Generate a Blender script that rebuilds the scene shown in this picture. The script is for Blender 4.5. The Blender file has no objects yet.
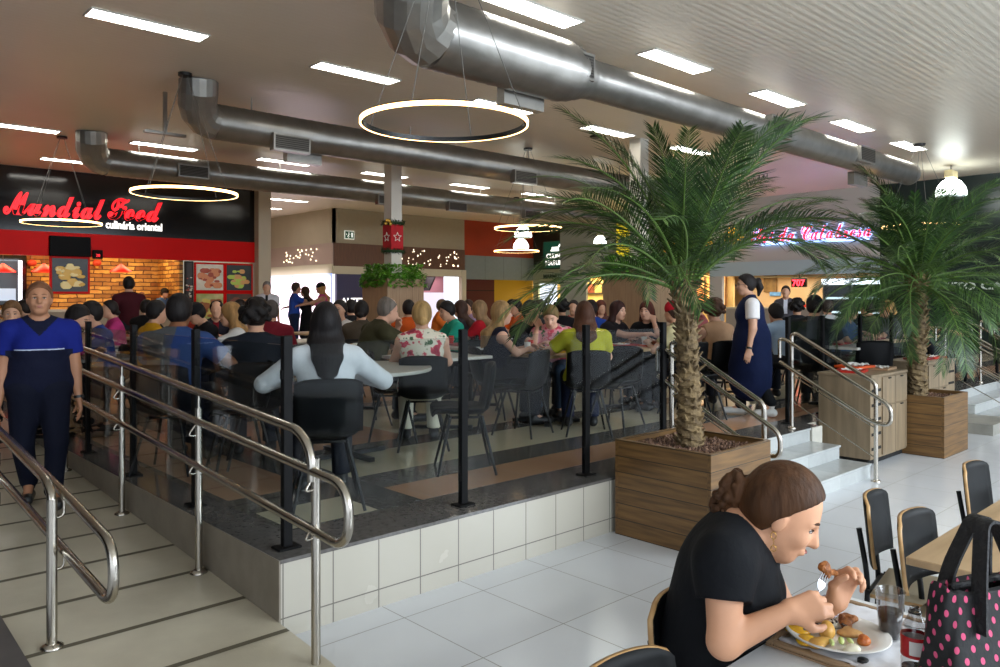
import bpy, math, random
import numpy as np
from mathutils import Vector, Matrix, Euler
random.seed(7); np.random.seed(7)
SC = bpy.context.scene
COL = SC.collection
R = math.radians; PI = math.pi

# ---------------------------------------------------------------- camera
F, HZ, CZ = 775.1, 298.1, 1.733
YAW = R(46.92)
CAM = Vector((-1.8685, -3.6299, CZ))
RT = Vector((math.sin(YAW), -math.cos(YAW), 0)); FW = Vector((math.cos(YAW), math.sin(YAW), 0))
cd = bpy.data.cameras.new('camera'); cam = bpy.data.objects.new('camera', cd); COL.objects.link(cam)
cam.location = CAM
cam.rotation_euler = (R(90), 0, YAW - R(90))
cd.sensor_width = 36; cd.lens = 36 * F / 1000; cd.sensor_fit = 'HORIZONTAL'
cd.shift_y = -(333.5 - HZ) / 1000
cd.clip_start = .05; cd.clip_end = 200
SC.camera = cam

# ---------------------------------------------------------------- world, daylight, exposure
w = bpy.data.worlds.new('world'); SC.world = w; w.use_nodes = True
w.node_tree.nodes['Background'].inputs[0].default_value = (.80, .88, 1, 1)
w.node_tree.nodes['Background'].inputs[1].default_value = 1.05
def area(name, loc, rot, sx, sy, power, col):
    l = bpy.data.lights.new(name, 'AREA'); l.shape = 'RECTANGLE'; l.size = sx; l.size_y = sy; l.energy = power; l.color = col
    o = bpy.data.objects.new(name, l); o.location = loc; o.rotation_euler = rot; COL.objects.link(o); return o
# daylight from the glazed front of the hall, behind and to the right of the photographer
area('daylight', (6.5, -10.5, 4.6), (R(50), 0, 0), 13, 4.5, 1650, (.80, .90, 1))
SC.view_settings.view_transform = 'Standard'; SC.view_settings.look = 'None'
SC.view_settings.exposure = 0.95; SC.view_settings.gamma = 1; SC.view_settings.use_curve_mapping = False
SC.cycles.use_denoising = True
SC.cycles.max_bounces = 7; SC.cycles.diffuse_bounces = 3; SC.cycles.glossy_bounces = 3; SC.cycles.transmission_bounces = 6; SC.cycles.transparent_max_bounces = 24
SC.cycles.sample_clamp_indirect = 4; SC.cycles.caustics_reflective = False; SC.cycles.caustics_refractive = False

# ---------------------------------------------------------------- measuring helpers
def P(u, v, z):            # point at height z seen at photo pixel (u, v)
    d = F * (z - CZ) / (HZ - v); q = CAM + RT * ((u - 500) / F * d) + FW * d
    return Vector((q.x, q.y, z))
def Dp(u, d, z=0):         # point at depth d in column u
    q = CAM + RT * ((u - 500) / F * d) + FW * d
    return Vector((q.x, q.y, z))
def onY(u, v, Y):
    r = RT * ((u - 500) / F) + FW; t = (Y - CAM.y) / r.y
    return Vector((CAM.x + r.x * t, Y, CZ + (HZ - v) / F * t))
def onX(u, v, X):
    r = RT * ((u - 500) / F) + FW; t = (X - CAM.x) / r.x
    return Vector((X, CAM.y + r.y * t, CZ + (HZ - v) / F * t))

# ---------------------------------------------------------------- materials
MATS = {}
def srgb(c):
    if isinstance(c, str):
        c = [int(c[i:i + 2], 16) / 255 for i in (0, 2, 4)]
    return tuple(x / 12.92 if x <= .04045 else ((x + .055) / 1.055) ** 2.4 for x in c[:3]) + (1,)
def mat(name, c, rough=.5, metal=0, var=0, scale=8, bump=0, bscale=60, emit=0, ecol=None, spec=.5, stretch=None, c2=None, coat=0):
    if name in MATS: return MATS[name]
    m = bpy.data.materials.new(name); m.use_nodes = True; nt = m.node_tree; b = nt.nodes['Principled BSDF']
    b.inputs['Base Color'].default_value = srgb(c); b.inputs['Roughness'].default_value = rough; b.inputs['Metallic'].default_value = metal
    b.inputs['Specular IOR Level'].default_value = spec; b.inputs['Coat Weight'].default_value = coat
    if emit: b.inputs['Emission Color'].default_value = srgb(ecol or c); b.inputs['Emission Strength'].default_value = emit
    tc = nt.nodes.new('ShaderNodeTexCoord'); mp = nt.nodes.new('ShaderNodeMapping'); nt.links.new(tc.outputs['Object'], mp.inputs[0])
    if stretch: mp.inputs['Scale'].default_value = stretch
    if var or c2:
        n = nt.nodes.new('ShaderNodeTexNoise'); n.inputs['Scale'].default_value = scale; n.inputs['Detail'].default_value = 5; nt.links.new(mp.outputs[0], n.inputs[0])
        cr = nt.nodes.new('ShaderNodeValToRGB'); nt.links.new(n.outputs['Fac'], cr.inputs[0])
        a = srgb(c)
        if c2: lo, hi = a, srgb(c2)
        else:
            lo = tuple(x * (1 - var) for x in a[:3]) + (1,); hi = tuple(min(1, x * (1 + var)) for x in a[:3]) + (1,)
        cr.color_ramp.elements[0].color = lo; cr.color_ramp.elements[1].color = hi
        cr.color_ramp.elements[0].position = .32; cr.color_ramp.elements[1].position = .68
        nt.links.new(cr.outputs[0], b.inputs['Base Color'])
    if bump:
        n = nt.nodes.new('ShaderNodeTexNoise'); n.inputs['Scale'].default_value = bscale; n.inputs['Detail'].default_value = 4; nt.links.new(mp.outputs[0], n.inputs[0])
        bp = nt.nodes.new('ShaderNodeBump'); bp.inputs['Strength'].default_value = bump; bp.inputs['Distance'].default_value = .02
        nt.links.new(n.outputs['Fac'], bp.inputs['Height']); nt.links.new(bp.outputs[0], b.inputs['Normal'])
    MATS[name] = m; return m
def nodes(m): return m.node_tree, m.node_tree.nodes['Principled BSDF']
def mth(nt, op, a, b=None, c=None):
    n = nt.nodes.new('ShaderNodeMath'); n.operation = op
    for i, x in enumerate((a, b, c)):
        if x is None: continue
        if hasattr(x, 'links'): nt.links.new(x, n.inputs[i])
        else: n.inputs[i].default_value = x
    return n.outputs[0]
def tiles(name, c, grout, axes, sizes, offs, gw=.006, rough=.15, var=.06, marble=0, c2=None, spec=.5):
    """tile grid along two object axes (0,1,2); a tone of its own for each tile"""
    m = mat(name, c, rough, spec=spec); nt, b = nodes(m)
    tc = nt.nodes.new('ShaderNodeTexCoord'); sx = nt.nodes.new('ShaderNodeSeparateXYZ'); nt.links.new(tc.outputs['Object'], sx.inputs[0])
    ms, cells = [], []
    for ax, s, o in zip(axes, sizes, offs):
        t = mth(nt, 'DIVIDE', mth(nt, 'SUBTRACT', sx.outputs[ax], o), s)
        fr = mth(nt, 'FRACT', t); cells.append(mth(nt, 'FLOOR', t))
        ms.append(mth(nt, 'LESS_THAN', fr, gw / s))
    g = mth(nt, 'MAXIMUM', ms[0], ms[1])
    cb = nt.nodes.new('ShaderNodeCombineXYZ'); nt.links.new(cells[0], cb.inputs[0]); nt.links.new(cells[1], cb.inputs[1])
    wn = nt.nodes.new('ShaderNodeTexWhiteNoise'); nt.links.new(cb.outputs[0], wn.inputs['Vector'])
    n = nt.nodes.new('ShaderNodeTexNoise'); n.inputs['Scale'].default_value = 3 if not marble else marble; n.inputs['Detail'].default_value = 6; n.inputs['Distortion'].default_value = 1.5 if marble else .2
    nt.links.new(tc.outputs['Object'], n.inputs[0])
    v = mth(nt, 'ADD', mth(nt, 'MULTIPLY', wn.outputs['Value'], .55), mth(nt, 'MULTIPLY', n.outputs['Fac'], .45))
    a = srgb(c); mx = nt.nodes.new('ShaderNodeMix'); mx.data_type = 'RGBA'; nt.links.new(v, mx.inputs[0])
    mx.inputs[6].default_value = tuple(x * (1 - var) for x in a[:3]) + (1,); mx.inputs[7].default_value = srgb(c2) if c2 else tuple(min(1, x * (1 + var)) for x in a[:3]) + (1,)
    m2 = nt.nodes.new('ShaderNodeMix'); m2.data_type = 'RGBA'; nt.links.new(g, m2.inputs[0]); nt.links.new(mx.outputs[2], m2.inputs[6]); m2.inputs[7].default_value = srgb(grout)
    nt.links.new(m2.outputs[2], b.inputs['Base Color'])
    rr = mth(nt, 'ADD', mth(nt, 'MULTIPLY', n.outputs['Fac'], .12), mth(nt, 'ADD', mth(nt, 'MULTIPLY', g, .4), rough - .06)); nt.links.new(rr, b.inputs['Roughness'])
    return m
def stripes(m, axis, period, width, c, off=0, bump=False):
    """darker lines on a material across one object axis"""
    nt, b = nodes(m); tc = nt.nodes.new('ShaderNodeTexCoord'); sx = nt.nodes.new('ShaderNodeSeparateXYZ'); nt.links.new(tc.outputs['Object'], sx.inputs[0])
    g = mth(nt, 'LESS_THAN', mth(nt, 'FRACT', mth(nt, 'DIVIDE', mth(nt, 'SUBTRACT', sx.outputs[axis], off), period)), width / period)
    mx = nt.nodes.new('ShaderNodeMix'); mx.data_type = 'RGBA'; nt.links.new(g, mx.inputs[0])
    src = b.inputs['Base Color']
    if src.links: nt.links.new(src.links[0].from_socket, mx.inputs[6])
    else: mx.inputs[6].default_value = src.default_value
    mx.inputs[7].default_value = srgb(c); nt.links.new(mx.outputs[2], b.inputs['Base Color'])
    return m
def wood(name, c, c2, axis=0, scale=6, rough=.45, stretch=12):
    s = [stretch] * 3; s[axis] = 1
    return mat(name, c, rough, c2=c2, scale=scale, stretch=tuple(x * .5 for x in s))
def glass_mat(name, tint=.93, f0=.05, col=(1, 1, 1)):      # clear sheet: see-through, with a mirror share that grows at grazing angles
    m = bpy.data.materials.new(name); m.use_nodes = True; nt = m.node_tree; nt.nodes.clear()
    o = nt.nodes.new('ShaderNodeOutputMaterial'); t = nt.nodes.new('ShaderNodeBsdfTransparent'); g = nt.nodes.new('ShaderNodeBsdfGlossy'); mx = nt.nodes.new('ShaderNodeMixShader'); ge = nt.nodes.new('ShaderNodeNewGeometry')
    d = nt.nodes.new('ShaderNodeVectorMath'); d.operation = 'DOT_PRODUCT'; nt.links.new(ge.outputs['Normal'], d.inputs[0]); nt.links.new(ge.outputs['Incoming'], d.inputs[1])
    f = mth(nt, 'ADD', f0, mth(nt, 'MULTIPLY', 1 - f0, mth(nt, 'POWER', mth(nt, 'SUBTRACT', 1, mth(nt, 'ABSOLUTE', d.outputs['Value'])), 5)))
    t.inputs[0].default_value = (tint * col[0], tint * col[1], tint * col[2], 1); g.inputs['Roughness'].default_value = .02
    nt.links.new(f, mx.inputs[0]); nt.links.new(t.outputs[0], mx.inputs[1]); nt.links.new(g.outputs[0], mx.inputs[2]); nt.links.new(mx.outputs[0], o.inputs[0])
    MATS[name] = m; return m

# ---------------------------------------------------------------- object helpers
def empty(name, loc=(0, 0, 0), rz=0, label=None, cat=None, group=None):
    o = bpy.data.objects.new(name, None); COL.objects.link(o); o.location = loc; o.rotation_euler = (0, 0, rz); o.empty_display_size = .1
    return tag(o, label, cat, group)
def tag(o, label=None, cat=None, group=None, kind=None):
    if label and len(label.split()) > 16: print('LONG', label)
    if label: o['label'] = label
    if cat: o['category'] = cat
    if group: o['group'] = group
    if kind: o['kind'] = kind
    return o
KIDS = {}
def copy_tree(o, parent=None):      # a thing with its parts and sub-parts
    c = o.copy(); COL.objects.link(c)
    if parent: c.parent = parent; KIDS.setdefault(parent.name, []).append(c)
    for ch in list(KIDS.get(o.name, [])): copy_tree(ch, c)
    return c
def place(proto, loc, rz, label, used=set()):
    o = proto if proto.name not in used else copy_tree(proto)
    used.add(proto.name); o.location = loc; o.rotation_euler = (0, 0, rz)
    if label: tag(o, label)
    return o
class MB:
    def __init__(s): s.v = []; s.f = []; s.m = []; s.sm = []
    def add(s, v, f, mi=0, smooth=False):
        n = len(s.v); s.v += [tuple(p) for p in v]; s.f += [[i + n for i in q] for q in f]; s.m += [mi] * len(f); s.sm += [smooth] * len(f); return s
    def box(s, lo, hi, mi=0, rot=None, piv=None, bev=0):
        (a, b, c), (d, e, g) = lo, hi
        if bev:
            bev = min(bev, (d - a) / 2.01, (e - b) / 2.01, (g - c) / 2.01)
            v = []; 
            for x0, sx in ((a, 1), (d, -1)):
                for y0, sy in ((b, 1), (e, -1)):
                    for z0, sz in ((c, 1), (g, -1)):
                        v += [(x0, y0 + sy * bev, z0 + sz * bev), (x0 + sx * bev, y0, z0 + sz * bev), (x0 + sx * bev, y0 + sy * bev, z0)]
            def I(x, y, z, k): return ((x * 2 + y) * 2 + z) * 3 + k
            f = [[I(0,0,0,0),I(0,0,1,0),I(0,1,1,0),I(0,1,0,0)],[I(1,0,0,0),I(1,1,0,0),I(1,1,1,0),I(1,0,1,0)],
                 [I(0,0,0,1),I(1,0,0,1),I(1,0,1,1),I(0,0,1,1)],[I(0,1,0,1),I(0,1,1,1),I(1,1,1,1),I(1,1,0,1)],
                 [I(0,0,0,2),I(0,1,0,2),I(1,1,0,2),I(1,0,0,2)],[I(0,0,1,2),I(1,0,1,2),I(1,1,1,2),I(0,1,1,2)]]
            for y in (0,1):
                for z in (0,1):
                    q=[I(0,y,z,1),I(1,y,z,1),I(1,y,z,2),I(0,y,z,2)]; f.append(q if (y ^ z) else q[::-1])
            for x in (0,1):
                for z in (0,1):
                    q=[I(x,0,z,0),I(x,1,z,0),I(x,1,z,2),I(x,0,z,2)]; f.append(q if not (x ^ z) else q[::-1])
            for x in (0,1):
                for y in (0,1):
                    q=[I(x,y,0,0),I(x,y,1,0),I(x,y,1,1),I(x,y,0,1)]; f.append(q if (x ^ y) else q[::-1])
            for x in (0,1):
                for y in (0,1):
                    for z in (0,1):
                        q=[I(x,y,z,0),I(x,y,z,1),I(x,y,z,2)]; f.append(q if (x+y+z)%2 else q[::-1])
        else:
            v = [(a,b,c),(d,b,c),(d,e,c),(a,e,c),(a,b,g),(d,b,g),(d,e,g),(a,e,g)]
            f = [[0,3,2,1],[4,5,6,7],[0,1,5,4],[1,2,6,5],[2,3,7,6],[3,0,4,7]]
        if rot is not None:
            M = rot if isinstance(rot, Matrix) else Euler(rot).to_matrix(); p = Vector(piv or (0,0,0)); v = [M @ (Vector(q) - p) + p for q in v]
        return s.add(v, f, mi)
    def rings(s, rings, mi=0, cap=True, closed=False, smooth=True):
        n = len(rings[0]); base = len(s.v); v = [p for r in rings for p in r]; f = []
        K = len(rings)
        for i in range(K if closed else K - 1):
            for j in range(n):
                a = i * n + j; b = i * n + (j + 1) % n; c = ((i + 1) % K) * n + (j + 1) % n; d = ((i + 1) % K) * n + j; f.append([a, b, c, d])
        s.add(v, f, mi, smooth)
        if cap and not closed:
            s.add(list(rings[0]), [list(range(n))[::-1]], mi); s.add(list(rings[-1]), [list(range(n))], mi)
        return s
    def tube(s, pts, r, n=10, mi=0, closed=False, cap=True, smooth=True):
        pts = [Vector(p) for p in pts]; K = len(pts); rr = r if isinstance(r, (list, tuple)) else [r] * K; rings = []
        up = None
        for i, p in enumerate(pts):
            if closed: t = pts[(i + 1) % K] - pts[i - 1]
            else: t = pts[min(i + 1, K - 1)] - pts[max(i - 1, 0)]
            t.normalize()
            if up is None: up = Vector((0, 0, 1)) if abs(t.z) < .9 else Vector((1, 0, 0))
            x = t.cross(up); 
            if x.length < 1e-5: x = t.cross(Vector((0, 1, 0)))
            x.normalize(); y = x.cross(t); up = y
            rings.append([p + (x * math.cos(2 * PI * j / n) + y * math.sin(2 * PI * j / n)) * -rr[i] for j in range(n)])
        return s.rings(rings, mi, cap, closed, smooth)
    def lathe(s, prof, c=(0, 0, 0), n=24, mi=0, smooth=True, cap=True, M=None):
        rings = []
        for r, z in prof:
            ring = [Vector((r * math.cos(2 * PI * j / n), r * math.sin(2 * PI * j / n), z)) for j in range(n)]
            if M is not None: ring = [M @ p for p in ring]
            rings.append([p + Vector(c) for p in ring])
        return s.rings(rings, mi, cap, False, smooth)
    def prism(s, pts, d, mi=0):      # polygon (list of 3d points) extruded by vector d
        n = len(pts); d = Vector(d); v = [Vector(p) for p in pts] + [Vector(p) + d for p in pts]
        return s.add(v, [list(range(n))[::-1], [i + n for i in range(n)]] + [[i, (i + 1) % n, (i + 1) % n + n, i + n] for i in range(n)], mi)
    def ell(s, c, r, n=12, mi=0, M=None):
        rings = []
        for i in range(1, n // 2 + 1):
            a = PI * i / (n // 2 + 1); ring = [Vector((r[0] * math.sin(a) * math.cos(2 * PI * j / n), r[1] * math.sin(a) * math.sin(2 * PI * j / n), -r[2] * math.cos(a))) for j in range(n)]
            if M is not None: ring = [M @ p for p in ring]
            rings.append([p + Vector(c) for p in ring])
        return s.rings(rings, mi)
    def build(s, name, m, parent=None, loc=None, bevel=0, fixn=True):
        me = bpy.data.meshes.new(name); me.from_pydata(s.v, [], s.f)
        for x in (m if isinstance(m, (list, tuple)) else [m]): me.materials.append(x)
        me.polygons.foreach_set('material_index', s.m); me.polygons.foreach_set('use_smooth', s.sm); me.update()
        if fixn:
            import bmesh
            bm = bmesh.new(); bm.from_mesh(me); bmesh.ops.recalc_face_normals(bm, faces=bm.faces); bm.to_mesh(me); bm.free()
        o = bpy.data.objects.new(name, me); COL.objects.link(o)
        if parent: o.parent = parent; KIDS.setdefault(parent.name, []).append(o)
        if loc is not None: o.location = loc
        if bevel:
            b = o.modifiers.new('bevel', 'BEVEL'); b.width = bevel; b.segments = 2; b.limit_method = 'ANGLE'
        return o
def text(name, body, size, m, parent, M, extrude=.01, offset=0, shear=0, spacing=1, label=None, sx=1, fit=None):
    c = bpy.data.curves.new(name, 'FONT'); c.body = body; c.size = size; c.extrude = extrude; c.offset = offset; c.shear = shear; c.space_character = spacing
    c.resolution_u = 3; c.align_x = 'CENTER'
    o = bpy.data.objects.new(name, c); COL.objects.link(o); bpy.context.view_layer.update()
    me = bpy.data.meshes.new_from_object(o.evaluated_get(bpy.context.evaluated_depsgraph_get())); bpy.data.objects.remove(o)
    
    if fit: xs = [v.co.x for v in me.vertices]; sx = fit / (max(xs) - min(xs)); me.transform(Matrix.Translation((-(max(xs) + min(xs)) / 2, 0, 0)))
    me.transform(Matrix.Diagonal((sx, 1, 1, 1))); me.transform(M); me.materials.clear(); me.materials.append(m); me.name = name
    t = bpy.data.objects.new(name, me); COL.objects.link(t)
    if parent: t.parent = parent; KIDS.setdefault(parent.name, []).append(t)
    if label: t['label'] = label
    return t
def wallM(loc, face='-Y'):   # text standing upright on a wall that faces -Y or -X
    A = Matrix.Rotation(R(90), 4, 'X')
    if face == '-X': A = Matrix.Rotation(R(-90), 4, 'Z') @ A
    return Matrix.Translation(loc) @ A

# ---------------------------------------------------------------- smooth solids (distance field + surface nets) for bodies, clothes, food
def V3(*a): return np.array(a, dtype=np.float32)
class SDF:
    def __init__(s): s.p = []
    def cap(s, a, b, ra, rb=None, k=.02, clip=None, op='u', sq=None):
        s.p.append(('c', V3(*a), V3(*b), ra, rb if rb is not None else ra, k, clip, op, sq)); return s
    def ell(s, c, r, M=None, k=.02, op='u', clip=None):
        s.p.append(('e', V3(*c), V3(*r), None if M is None else np.array(M, dtype=np.float32)[:3, :3], 0, k, clip, op, None)); return s
    def poly(s, pts, rr, k=.02, **kw):
        for i in range(len(pts) - 1): s.cap(pts[i], pts[i + 1], rr[i], rr[i + 1], k, **kw)
        return s
    def mesh(s, h, post=None):
        lo = np.full(3, 1e9); hi = -lo
        for q in s.p:
            if q[7] == 's': continue
            if q[0] == 'c':
                r = max(q[3], q[4]) * (1.0 if q[8] is None else max(1, *[1/x for x in q[8]]) ) + q[5]; pts = [q[1], q[2]]
            else: r = float(max(q[2])) + q[5]; pts = [q[1]]
            for p in pts: lo = np.minimum(lo, p - r); hi = np.maximum(hi, p + r)
        lo -= 2 * h; hi += 2 * h
        n = np.ceil((hi - lo) / h).astype(int) + 1
        ax = [(lo[i] + h * np.arange(n[i])).astype(np.float32) for i in range(3)]
        D = np.full(n, 1.0, np.float32)
        for q in s.p:
            t, A, B, ra, rb, k, clip, op, sq = q
            if t == 'c': r = max(ra, rb) * (1 if sq is None else max(1, *[1/x for x in sq])); l = np.minimum(A, B) - r; g = np.maximum(A, B) + r
            else: r = float(max(B)); l = A - r; g = A + r
            m = k * 1.5 + 3 * h; i0 = np.clip(((l - m - lo) / h).astype(int), 0, n); i1 = np.clip(((g + m - lo) / h).astype(int) + 2, 0, n)
            sl = tuple(slice(i0[i], i1[i]) for i in range(3))
            X = ax[0][sl[0]][:, None, None]; Y = ax[1][sl[1]][None, :, None]; Z = ax[2][sl[2]][None, None, :]
            if t == 'c':
                d = B - A; L = float(d @ d) + 1e-12
                tt = np.clip(((X - A[0]) * d[0] + (Y - A[1]) * d[1] + (Z - A[2]) * d[2]) / L, 0, 1)
                dx, dy, dz = X - A[0] - tt * d[0], Y - A[1] - tt * d[1], Z - A[2] - tt * d[2]
                if sq is not None: dx, dy, dz = dx * sq[0], dy * sq[1], dz * sq[2]
                dd = np.sqrt(dx * dx + dy * dy + dz * dz) - (ra + (rb - ra) * tt)
            else:
                dx, dy, dz = X - A[0], Y - A[1], Z - A[2]
                if ra is not None:
                    Mi = ra.T; dx, dy, dz = (Mi[0, 0] * dx + Mi[0, 1] * dy + Mi[0, 2] * dz), (Mi[1, 0] * dx + Mi[1, 1] * dy + Mi[1, 2] * dz), (Mi[2, 0] * dx + Mi[2, 1] * dy + Mi[2, 2] * dz)
                k0 = np.sqrt((dx / B[0]) ** 2 + (dy / B[1]) ** 2 + (dz / B[2]) ** 2); k1 = np.sqrt((dx / B[0] ** 2) ** 2 + (dy / B[1] ** 2) ** 2 + (dz / B[2] ** 2) ** 2) + 1e-9
                dd = k0 * (k0 - 1) / k1
            if clip is not None:
                for (cp, cn) in (clip if isinstance(clip[0][0], (list, tuple, np.ndarray, Vector)) else [clip]):
                    dd = np.maximum(dd, (X - cp[0]) * cn[0] + (Y - cp[1]) * cn[1] + (Z - cp[2]) * cn[2])
            C = D[sl]
            if op == 'u':
                hh = np.maximum(k - np.abs(C - dd), 0) / max(k, 1e-6); D[sl] = np.minimum(C, dd) - hh * hh * k * .25
            elif op == 's':
                e = -dd; hh = np.maximum(k - np.abs(C - e), 0) / max(k, 1e-6); D[sl] = np.maximum(C, e) + hh * hh * k * .25
        if post is not None: D = post(D, ax)
        return nets(D, lo, h)
def nets(D, lo, h):
    n = D.shape; S = D < 0
    acc = {}; cs, ps = [], []; quads = []
    strd = np.array([n[1] * n[2], n[2], 1])
    for a in range(3):
        s0 = [slice(None)] * 3; s1 = [slice(None)] * 3; s0[a] = slice(0, -1); s1[a] = slice(1, None)
        cr = S[tuple(s0)] != S[tuple(s1)]
        idx = np.argwhere(cr)
        b, c = [(1, 2), (2, 0), (0, 1)][a]
        idx = idx[(idx[:, b] > 0) & (idx[:, c] > 0) & (idx[:, b] < n[b] - 1) & (idx[:, c] < n[c] - 1)]
        if not len(idx): continue
        j = idx.copy(); j[:, a] += 1
        d0 = D[tuple(idx.T)]; d1 = D[tuple(j.T)]; t = d0 / (d0 - d1); p = idx.astype(np.float64); p[:, a] += t
        q = []
        for ob, oc in ((0, 0), (-1, 0), (-1, -1), (0, -1)):
            e = idx.copy(); e[:, b] += ob; e[:, c] += oc; cid = e @ strd; q.append(cid); cs.append(cid); ps.append(p)
        q = np.array(q).T; ins = d0 < 0
        q[~ins] = q[~ins][:, ::-1]
        quads.append(q)
    cs = np.concatenate(cs); ps = np.concatenate(ps); Q = np.concatenate(quads)
    u, inv = np.unique(cs, return_inverse=True); cnt = np.bincount(inv)
    vv = np.stack([np.bincount(inv, ps[:, i]) / cnt for i in range(3)], 1) * h + lo
    return vv.astype(np.float32), np.searchsorted(u, Q)
def np_mesh(name, v, q, mats, parent=None, mi=None, smooth=True):
    me = bpy.data.meshes.new(name); me.vertices.add(len(v)); me.vertices.foreach_set('co', np.ascontiguousarray(v, np.float32).ravel())
    me.loops.add(q.size); me.loops.foreach_set('vertex_index', q.astype(np.int32).ravel()); me.polygons.add(len(q))
    me.polygons.foreach_set('loop_start', np.arange(0, q.size, 4, dtype=np.int32)); me.polygons.foreach_set('loop_total', np.full(len(q), 4, np.int32))
    for x in (mats if isinstance(mats, (list, tuple)) else [mats]): me.materials.append(x)
    if mi is not None: me.polygons.foreach_set('material_index', mi.astype(np.int32))
    me.update(calc_edges=True); me.polygons.foreach_set('use_smooth', np.full(len(q), smooth)); me.validate()
    o = bpy.data.objects.new(name, me); COL.objects.link(o)
    if parent: o.parent = parent; KIDS.setdefault(parent.name, []).append(o)
    return o
def sdf_obj(name, s, h, mats, parent=None, mi_fn=None):
    v, q = s.mesh(h)
    mi = None
    if mi_fn is not None: mi = mi_fn(v[q].mean(1))
    return np_mesh(name, v, q, mats, parent, mi)

# ================================================================ SETTING
ZP = .403; CH = 4.8
def struct(o): o['kind'] = 'structure'; return o
M_floor = tiles('white polished floor tile', 'd4d7db', '8a8a86', (0, 1), (.573, .64), (.047, -.21), .006, .17, .05)
floor = struct(MB().box((-8, -12, -.1), (24, 26, 0)).build('floor', M_floor))
M_gran = mat('dark grey granite', '605d5a', .16, var=.18, scale=30)
M_orange = tiles('salmon floor tile', 'c49a7c', '8c6c58', (0, 1), (.45, .45), (0, .0), .005, .12, .08)
M_band = mat('grey floor band', '6c6965', .14, var=.12, scale=25)
M_cream = tiles('cream floor tile', 'd0c5aa', '9d9682', (0, 1), (.45, .45), (.1, .05), .005, .12, .06)
M_wtile = tiles('white wall tile', 'b5b0a3', '6a665f', (0, 2), (.291, .305), (.015, .098), .007, .25, .03)
M_wtile_side = mat('brown grey granite riser', '82796c', .35, var=.15, scale=6)
pf = MB()
xb = [0, .3, .9, 1.25, 2.6, 2.95, 5.2, 5.55, 8.5, 8.9, 12, 12.4, 22]
yb = [.15, .45, .9, 1.3, 2.05, 2.4, 4.3, 4.7, 7.2, 7.6, 10.2, 10.6, 14, 14.4, 24.2]
def bandmat(x, y):
    if x < .3 or y < .45: return 0
    if x < 1.25 and y < 1.3: return 2 if (x < .9 and y < .9) else 0
    if y < .9: return 1
    if x < .9: return 1
    if y < 1.3 or x < 1.25: return 3
    for a, b in ((2.05, 2.4), (4.3, 4.7), (7.2, 7.6), (10.2, 10.6), (14, 14.4)):
        if a < y < b: return 3
    if 4.7 < y < 7.2 or (x < 2.6 and y < 4.3 and y > 2.4): return 1
    return 2
for i in range(len(xb) - 1):
    for j in range(len(yb) - 1):
        k = bandmat((xb[i] + xb[i + 1]) / 2, (yb[j] + yb[j + 1]) / 2)
        pf.add([(xb[i], yb[j], ZP), (xb[i + 1], yb[j], ZP), (xb[i + 1], yb[j + 1], ZP), (xb[i], yb[j + 1], ZP)], [[0, 1, 2, 3]], k)
pf.box((0, 0, ZP - .02), (6.12, .15, ZP), 0); pf.box((9.55, 0, ZP - .02), (22, .15, ZP), 0)
struct(pf.build('floor_platform', [M_gran, M_orange, M_cream, M_band], fixn=False))
b = MB()
b.box((.004, .004, 0), (6.12, .15, ZP - .02)); b.box((6.1, .15, 0), (9.6, .3, ZP - .002)); b.box((9.55, .004, 0), (22, .15, ZP - .02))
struct(b.build('wall_platform_front', M_wtile))
b = MB().box((-.006, 0, 0), (.004, 24, ZP - .001)); struct(b.build('wall_platform_side', M_wtile_side))

# ramp: rises away from the camera along the platform's side
M_ramp = mat('worn ramp concrete', 'b5ac97', .3, var=.13, scale=2.2, bump=.06, bscale=90, c2='ccc4ae')
M_groove = mat('dark ramp strip', '5f5847', .6)
def rz(y): return .089 + .047 * y
b = MB(); y0, y1 = -.95, 24
zt = [(-.95, .0), (-.5, .062)] + [(y, rz(y)) for y in (0, 6.6)] + [(24, .403)]
sec = [(y, z) for y, z in zt]
for (a, za), (c, zc) in zip(sec[:-1], sec[1:]):
    b.add([(-1.05, a, za + .001), (-.006, a, za + .001), (-.006, c, zc + .001), (-1.05, c, zc + .001)], [[0, 1, 2, 3]], 0)
b.add([(-1.05, -.95, 0), (-.006, -.95, 0), (-.006, -.95, .002), (-1.05, -.95, .002)], [[0, 1, 2, 3]], 0)
b.add([(-.006, y, 0) for y, z in sec] + [(-.006, y, z) for y, z in sec[::-1]], [list(range(10))], 0)
for y in [-.1, .39, .91, 1.41, 1.93, 2.46, 2.95, 3.42, 3.9, 4.4, 4.9, 5.4]:
    b.add([(-1.05, y - .018, rz(y - .018) + .003), (-.008, y - .018, rz(y - .018) + .003), (-.008, y + .018, rz(y + .018) + .003), (-1.05, y + .018, rz(y + .018) + .003)], [[0, 1, 2, 3]], 1)
struct(b.build('floor_ramp', [M_ramp, M_groove], fixn=False))
M_curb = mat('dark grey curb stone', '55514f', .45, var=.1, scale=9)
b = MB(); b.prism([(-1.35, -.95, 0), (-1.35, 14, 0), (-1.35, 14, rz(6.6) + .05), (-1.35, 6.6, rz(6.6) + .05), (-1.35, -.95, .06)], (.30, 0, 0)); struct(b.build('trim_1', M_curb, fixn=True))

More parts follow.
